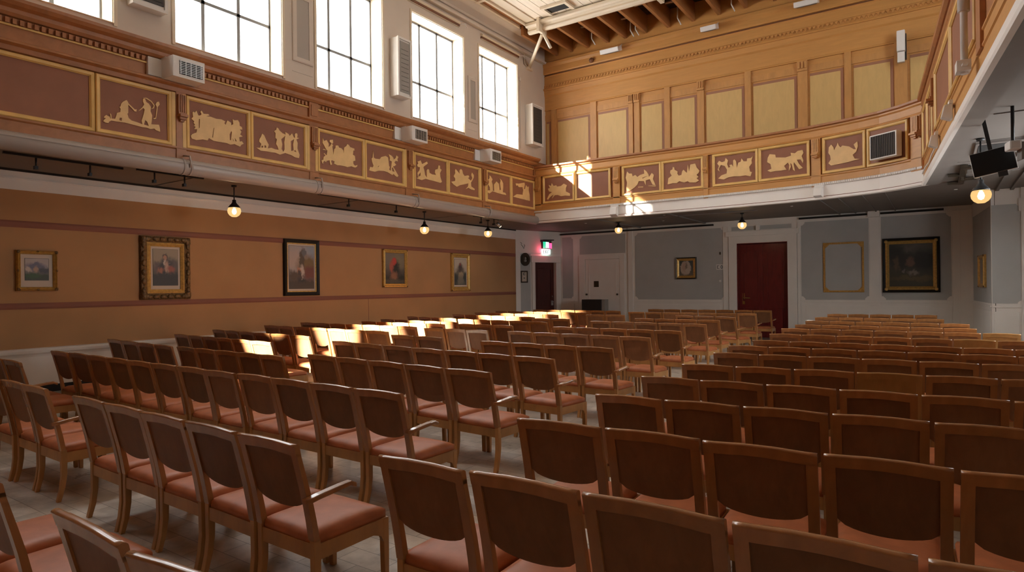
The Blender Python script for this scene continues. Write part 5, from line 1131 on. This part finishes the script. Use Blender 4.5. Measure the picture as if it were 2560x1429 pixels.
# block, y at the row's left end, y at its right end, chair boundaries along x, armrest on the last chair
ROWS_B = [(.88, .87, [-4.10, -3.57, -3.05], 0), (.87, .86, [-2.55, -2.0], 1), (.86, .90, [-1.95, -1.42], 0),
    (1.95, 1.93, [-7.25, -6.70, -6.21, -5.70], 1), (1.92, 1.87, [-5.19, -4.65, -4.13, -3.60, -3.06, -2.55], 1),
    (3.26, 3.20, even(-9.39, -3.14, 12), 1), (4.60, 4.38, [-6.02, -5.48, -4.93, -4.37, -3.81, -3.24], 1),
    (5.92, 5.54, [-7.20, -6.68, -6.07, -5.48, -4.90, -4.36, -3.84, -3.27], 1), (7.17, 7.07, [-7.27, -6.72, -6.10], 0), (6.92, 6.80, [-5.30, -4.75, -4.22, -3.73, -3.21], 1),
    (8.63, 8.63, [-7.90, -7.40, -6.91, -6.41], 0), (8.62, 8.44, [-6.02, -5.48, -4.94, -4.42, -3.91, -3.40], 1),
    (9.92, 9.88, [-8.15, -7.7, -7.25, -6.76], 0), (9.95, 9.84, [-5.92, -5.44, -4.94, -4.42, -3.92, -3.44], 1),
    (11.45, 11.15, [-9.40, -8.88, -8.37, -7.82, -7.28, -6.76], 0), (11.90, 11.70, [-6.15, -5.64, -5.12, -4.60, -4.09, -3.61], 1),
    (12.30, 12.42, [-7.89, -7.40, -6.92], 0), (13.20, 13.08, [-5.70, -5.22, -4.75, -4.25, -3.76], 1),
    (14.45, 14.6, [-7.60, -7.08, -6.55], 0), (14.95, 14.40, [-5.40, -4.86, -4.32, -3.78], 1),
    (16.35, 16.38, even(-7.25, -3.79, 7), 1), (18.35, 18.45, even(-7.48, -3.86, 7), 1)]
ROWS_A = [(2.60, 2.52, [-9.85, -9.28, -8.70, -8.10], 1), (4.52, 4.34, [-10.84, -10.28, -9.68, -9.08, -8.50], 0), (4.36, 4.28, [-8.44, -7.96, -7.48, -6.98, -6.50, -6.03], 0),
    (5.61, 5.36, [-10.90, -10.36, -9.88, -9.40, -8.94, -8.40, -7.80], 0), (6.58, 6.32, [-11.41, -10.92, -10.42, -9.92, -9.36, -8.80, -8.21], 0),
    (7.88, 7.64, [-11.71, -11.17, -10.64, -10.08, -9.55, -9.00, -8.42, -7.80], 0), (8.88, 8.82, even(-11.85, -8.25, 7), 0), (9.78, 9.68, even(-10.86, -8.30, 5), 0),
    (10.66, 10.34, even(-11.16, -8.50, 5), 0), (11.94, 11.55, even(-11.50, -9.55, 4), 0), (13.39, 12.80, even(-11.18, -8.10, 6), 0),
    (14.55, 14.1, even(-11.30, -8.20, 6), 0), (15.7, 15.35, even(-11.39, -7.9, 7), 0), (16.95, 16.85, even(-10.80, -7.70, 6), 0)]
def rrow(x0, p, n): return [x0+p*k for k in range(n+1)]
ROWS_R = [(1.98, 2.02, [-2.10, -1.605, -1.09, -.56, -.045, .47], 0), (2.95, 3.06, [-2.01, -1.475, -.96, -.44, .05, .56], 0), (3.89, 4.07, rrow(-1.985, .486, 6), 0),
    (4.84, 5.0, rrow(-2.05, .483, 6), 0), (5.77, 6.08, rrow(-2.03, .480, 6), 0), (6.90, 7.12, rrow(-2.07, .473, 7), 0), (7.80, 7.92, rrow(-2.15, .462, 7), 0),
    (8.66, 8.70, rrow(-2.07, .455, 7), 0), (9.86, 9.86, rrow(-2.12, .450, 7), 0), (11.12, 11.2, rrow(-2.20, .448, 7), 0), (12.26, 12.2, rrow(-2.19, .445, 6), 0),
    (13.56, 13.45, rrow(-2.23, .443, 6), 0), (15.05, 15.08, rrow(-2.28, .470, 5), 0), (16.68, 16.8, rrow(-2.25, .440, 5), 0)]
PALE = {('R', 4, 3), ('R', 8, 5), ('R', 9, 6)}
rnd = random.Random(3)
def block(rows, code, name, phrase, from_right, nums=None):
    nums = nums or list(range(len(rows))); total = {}
    for (ya, yb, bx, arm), q in zip(rows, nums): total[q] = total.get(q, 0)+len(bx)-1
    done = {}
    for i, (ya, yb, bx, arm) in enumerate(rows):
        q = nums[i]; before = done.get(q, 0); done[q] = before+len(bx)-1
        n = len(bx)-1; rz = math.atan2(yb-ya, bx[-1]-bx[0])
        for k in range(n):
            xa, xb = bx[k], bx[k+1]; xm = (xa+xb)/2; y = ya+(yb-ya)*(xm-bx[0])/(bx[-1]-bx[0])
            seat = total[q]-1-before-k if from_right else before+k
            pale = (code, i, k) in PALE
            lab = '%s wooden chair in %s row from viewer of %s, %s from %s' % ('paler' if pale else 'brown', ORD[q], name, ORD[seat], phrase)
            place(xm, y+rnd.uniform(-.012, .012), rz+rnd.uniform(-.012, .012), (xb-xa)*.955/CW, lab, 'chairs of the %s' % name, arm and k == n-1, pale)
block(ROWS_B, 'B', 'centre block', 'the aisle', True, [0, 0, 0, 1, 1, 2, 3, 4, 5, 5, 6, 6, 7, 7, 8, 8, 9, 9, 10, 10, 11, 12])
block(ROWS_A, 'A', 'painting-wall block', 'its inner end', True, [0, 1, 1]+list(range(2, 13)))
block(ROWS_R, 'R', 'balcony-side block', 'the aisle', False)

# ------------------------------------------------------------------ daylight, sun, camera
w = bpy.data.worlds.new('sky'); S.world = w; w.use_nodes = True
bg = w.node_tree.nodes['Background']; bg.inputs['Color'].default_value = (.97, .985, 1.0, 1); bg.inputs['Strength'].default_value = SKY
def portal(x, y0, y1, z0, z1, inward):
    l = bpy.data.lights.new('window_portal', 'AREA'); l.shape = 'RECTANGLE'; l.size = y1-y0; l.size_y = z1-z0
    l.cycles.is_portal = True
    o = bpy.data.objects.new('window_portal', l); COL.objects.link(o); o.location = (x, (y0+y1)/2, (z0+z1)/2)
    o.rotation_euler = Vector((inward, 0, 0)).to_track_quat('-Z', 'Z').to_euler()
for a, b in WIN: portal(GX-.06, a, b, WZ0, WZ1, 1)
for a, b in ADDED_WIN_UP: portal(XR+.31, a, b, WZ0, WZ1, -1)
for a, b in ADDED_WIN_LO: portal(XR+.31, a, b, 1.6, 3.40, -1)
s = bpy.data.lights.new('sun', 'SUN'); s.energy = SUN; s.angle = R(.6); s.color = (1, .90, .76)
o = bpy.data.objects.new('sun', s); COL.objects.link(o); o.rotation_euler = Vector((1.3, 1.44, -1)).to_track_quat('-Z', 'Y').to_euler(); o.location = (-25, -20, 20)
# unseen blocker added outside, shaped to keep low sun off the other windows
r = struct(obj('added_sun_blocker', (lambda bm: (prism(bm, [(-34, -3), (-.9, -3), (-.9, 15.20), (-3.2, 16.86), (-3.2, 21), (-34, 21)], lambda u, v, d: (d, u, v), -22.9, -22.6), box(bm, -22.9, -22.6, -3.2, 2.5, 16.4, 21), bm)[-1])(BM()), 'cream'))
# unseen spots added to imitate sun patches on the chair backs; no real fittings
for (tx, ty, tz), deg, pw in SUN_PATCH_SPOTS:
    l = bpy.data.lights.new('sun_patch_spot', 'SPOT'); l.energy = pw; l.spot_size = R(deg); l.spot_blend = .75; l.color = (1, .95, .86); l.shadow_soft_size = .03
    o = bpy.data.objects.new('sun_patch_spot', l); COL.objects.link(o); o.location = (-8.6, -2.4, 4.9)
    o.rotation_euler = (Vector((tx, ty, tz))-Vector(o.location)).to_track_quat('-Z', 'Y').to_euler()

cam = bpy.data.cameras.new('camera'); co = bpy.data.objects.new('camera', cam); COL.objects.link(co)
cam.sensor_width = 36; cam.lens = 1564.487/2560*36; cam.clip_start = .05; cam.clip_end = 200
yaw, pit, rol = R(-34.37089762), R(.05397538), R(-.66512389)
f = Vector((math.sin(yaw)*math.cos(pit), math.cos(yaw)*math.cos(pit), math.sin(pit)))
rt0 = Vector((math.cos(yaw), -math.sin(yaw), 0)); up0 = rt0.cross(f)
rx = rt0*math.cos(rol)+up0*math.sin(rol); uy = -rt0*math.sin(rol)+up0*math.cos(rol)
m = Matrix((rx, uy, -f)).transposed().to_4x4(); m.translation = (0, 0, 1.65)
co.matrix_world = m
S.camera = co
vs = S.view_settings; S.display_settings.display_device = 'sRGB'; vs.view_transform = 'Standard'; vs.look = 'None'; vs.gamma = 1; vs.use_curve_mapping = False; vs.exposure = EXPO
c = S.cycles
c.max_bounces = 7; c.diffuse_bounces = 5; c.glossy_bounces = 3; c.transmission_bounces = 3; c.transparent_max_bounces = 8
c.sample_clamp_indirect = 6; c.caustics_reflective = False; c.caustics_refractive = False; c.blur_glossy = 1.0
c.use_denoising = True
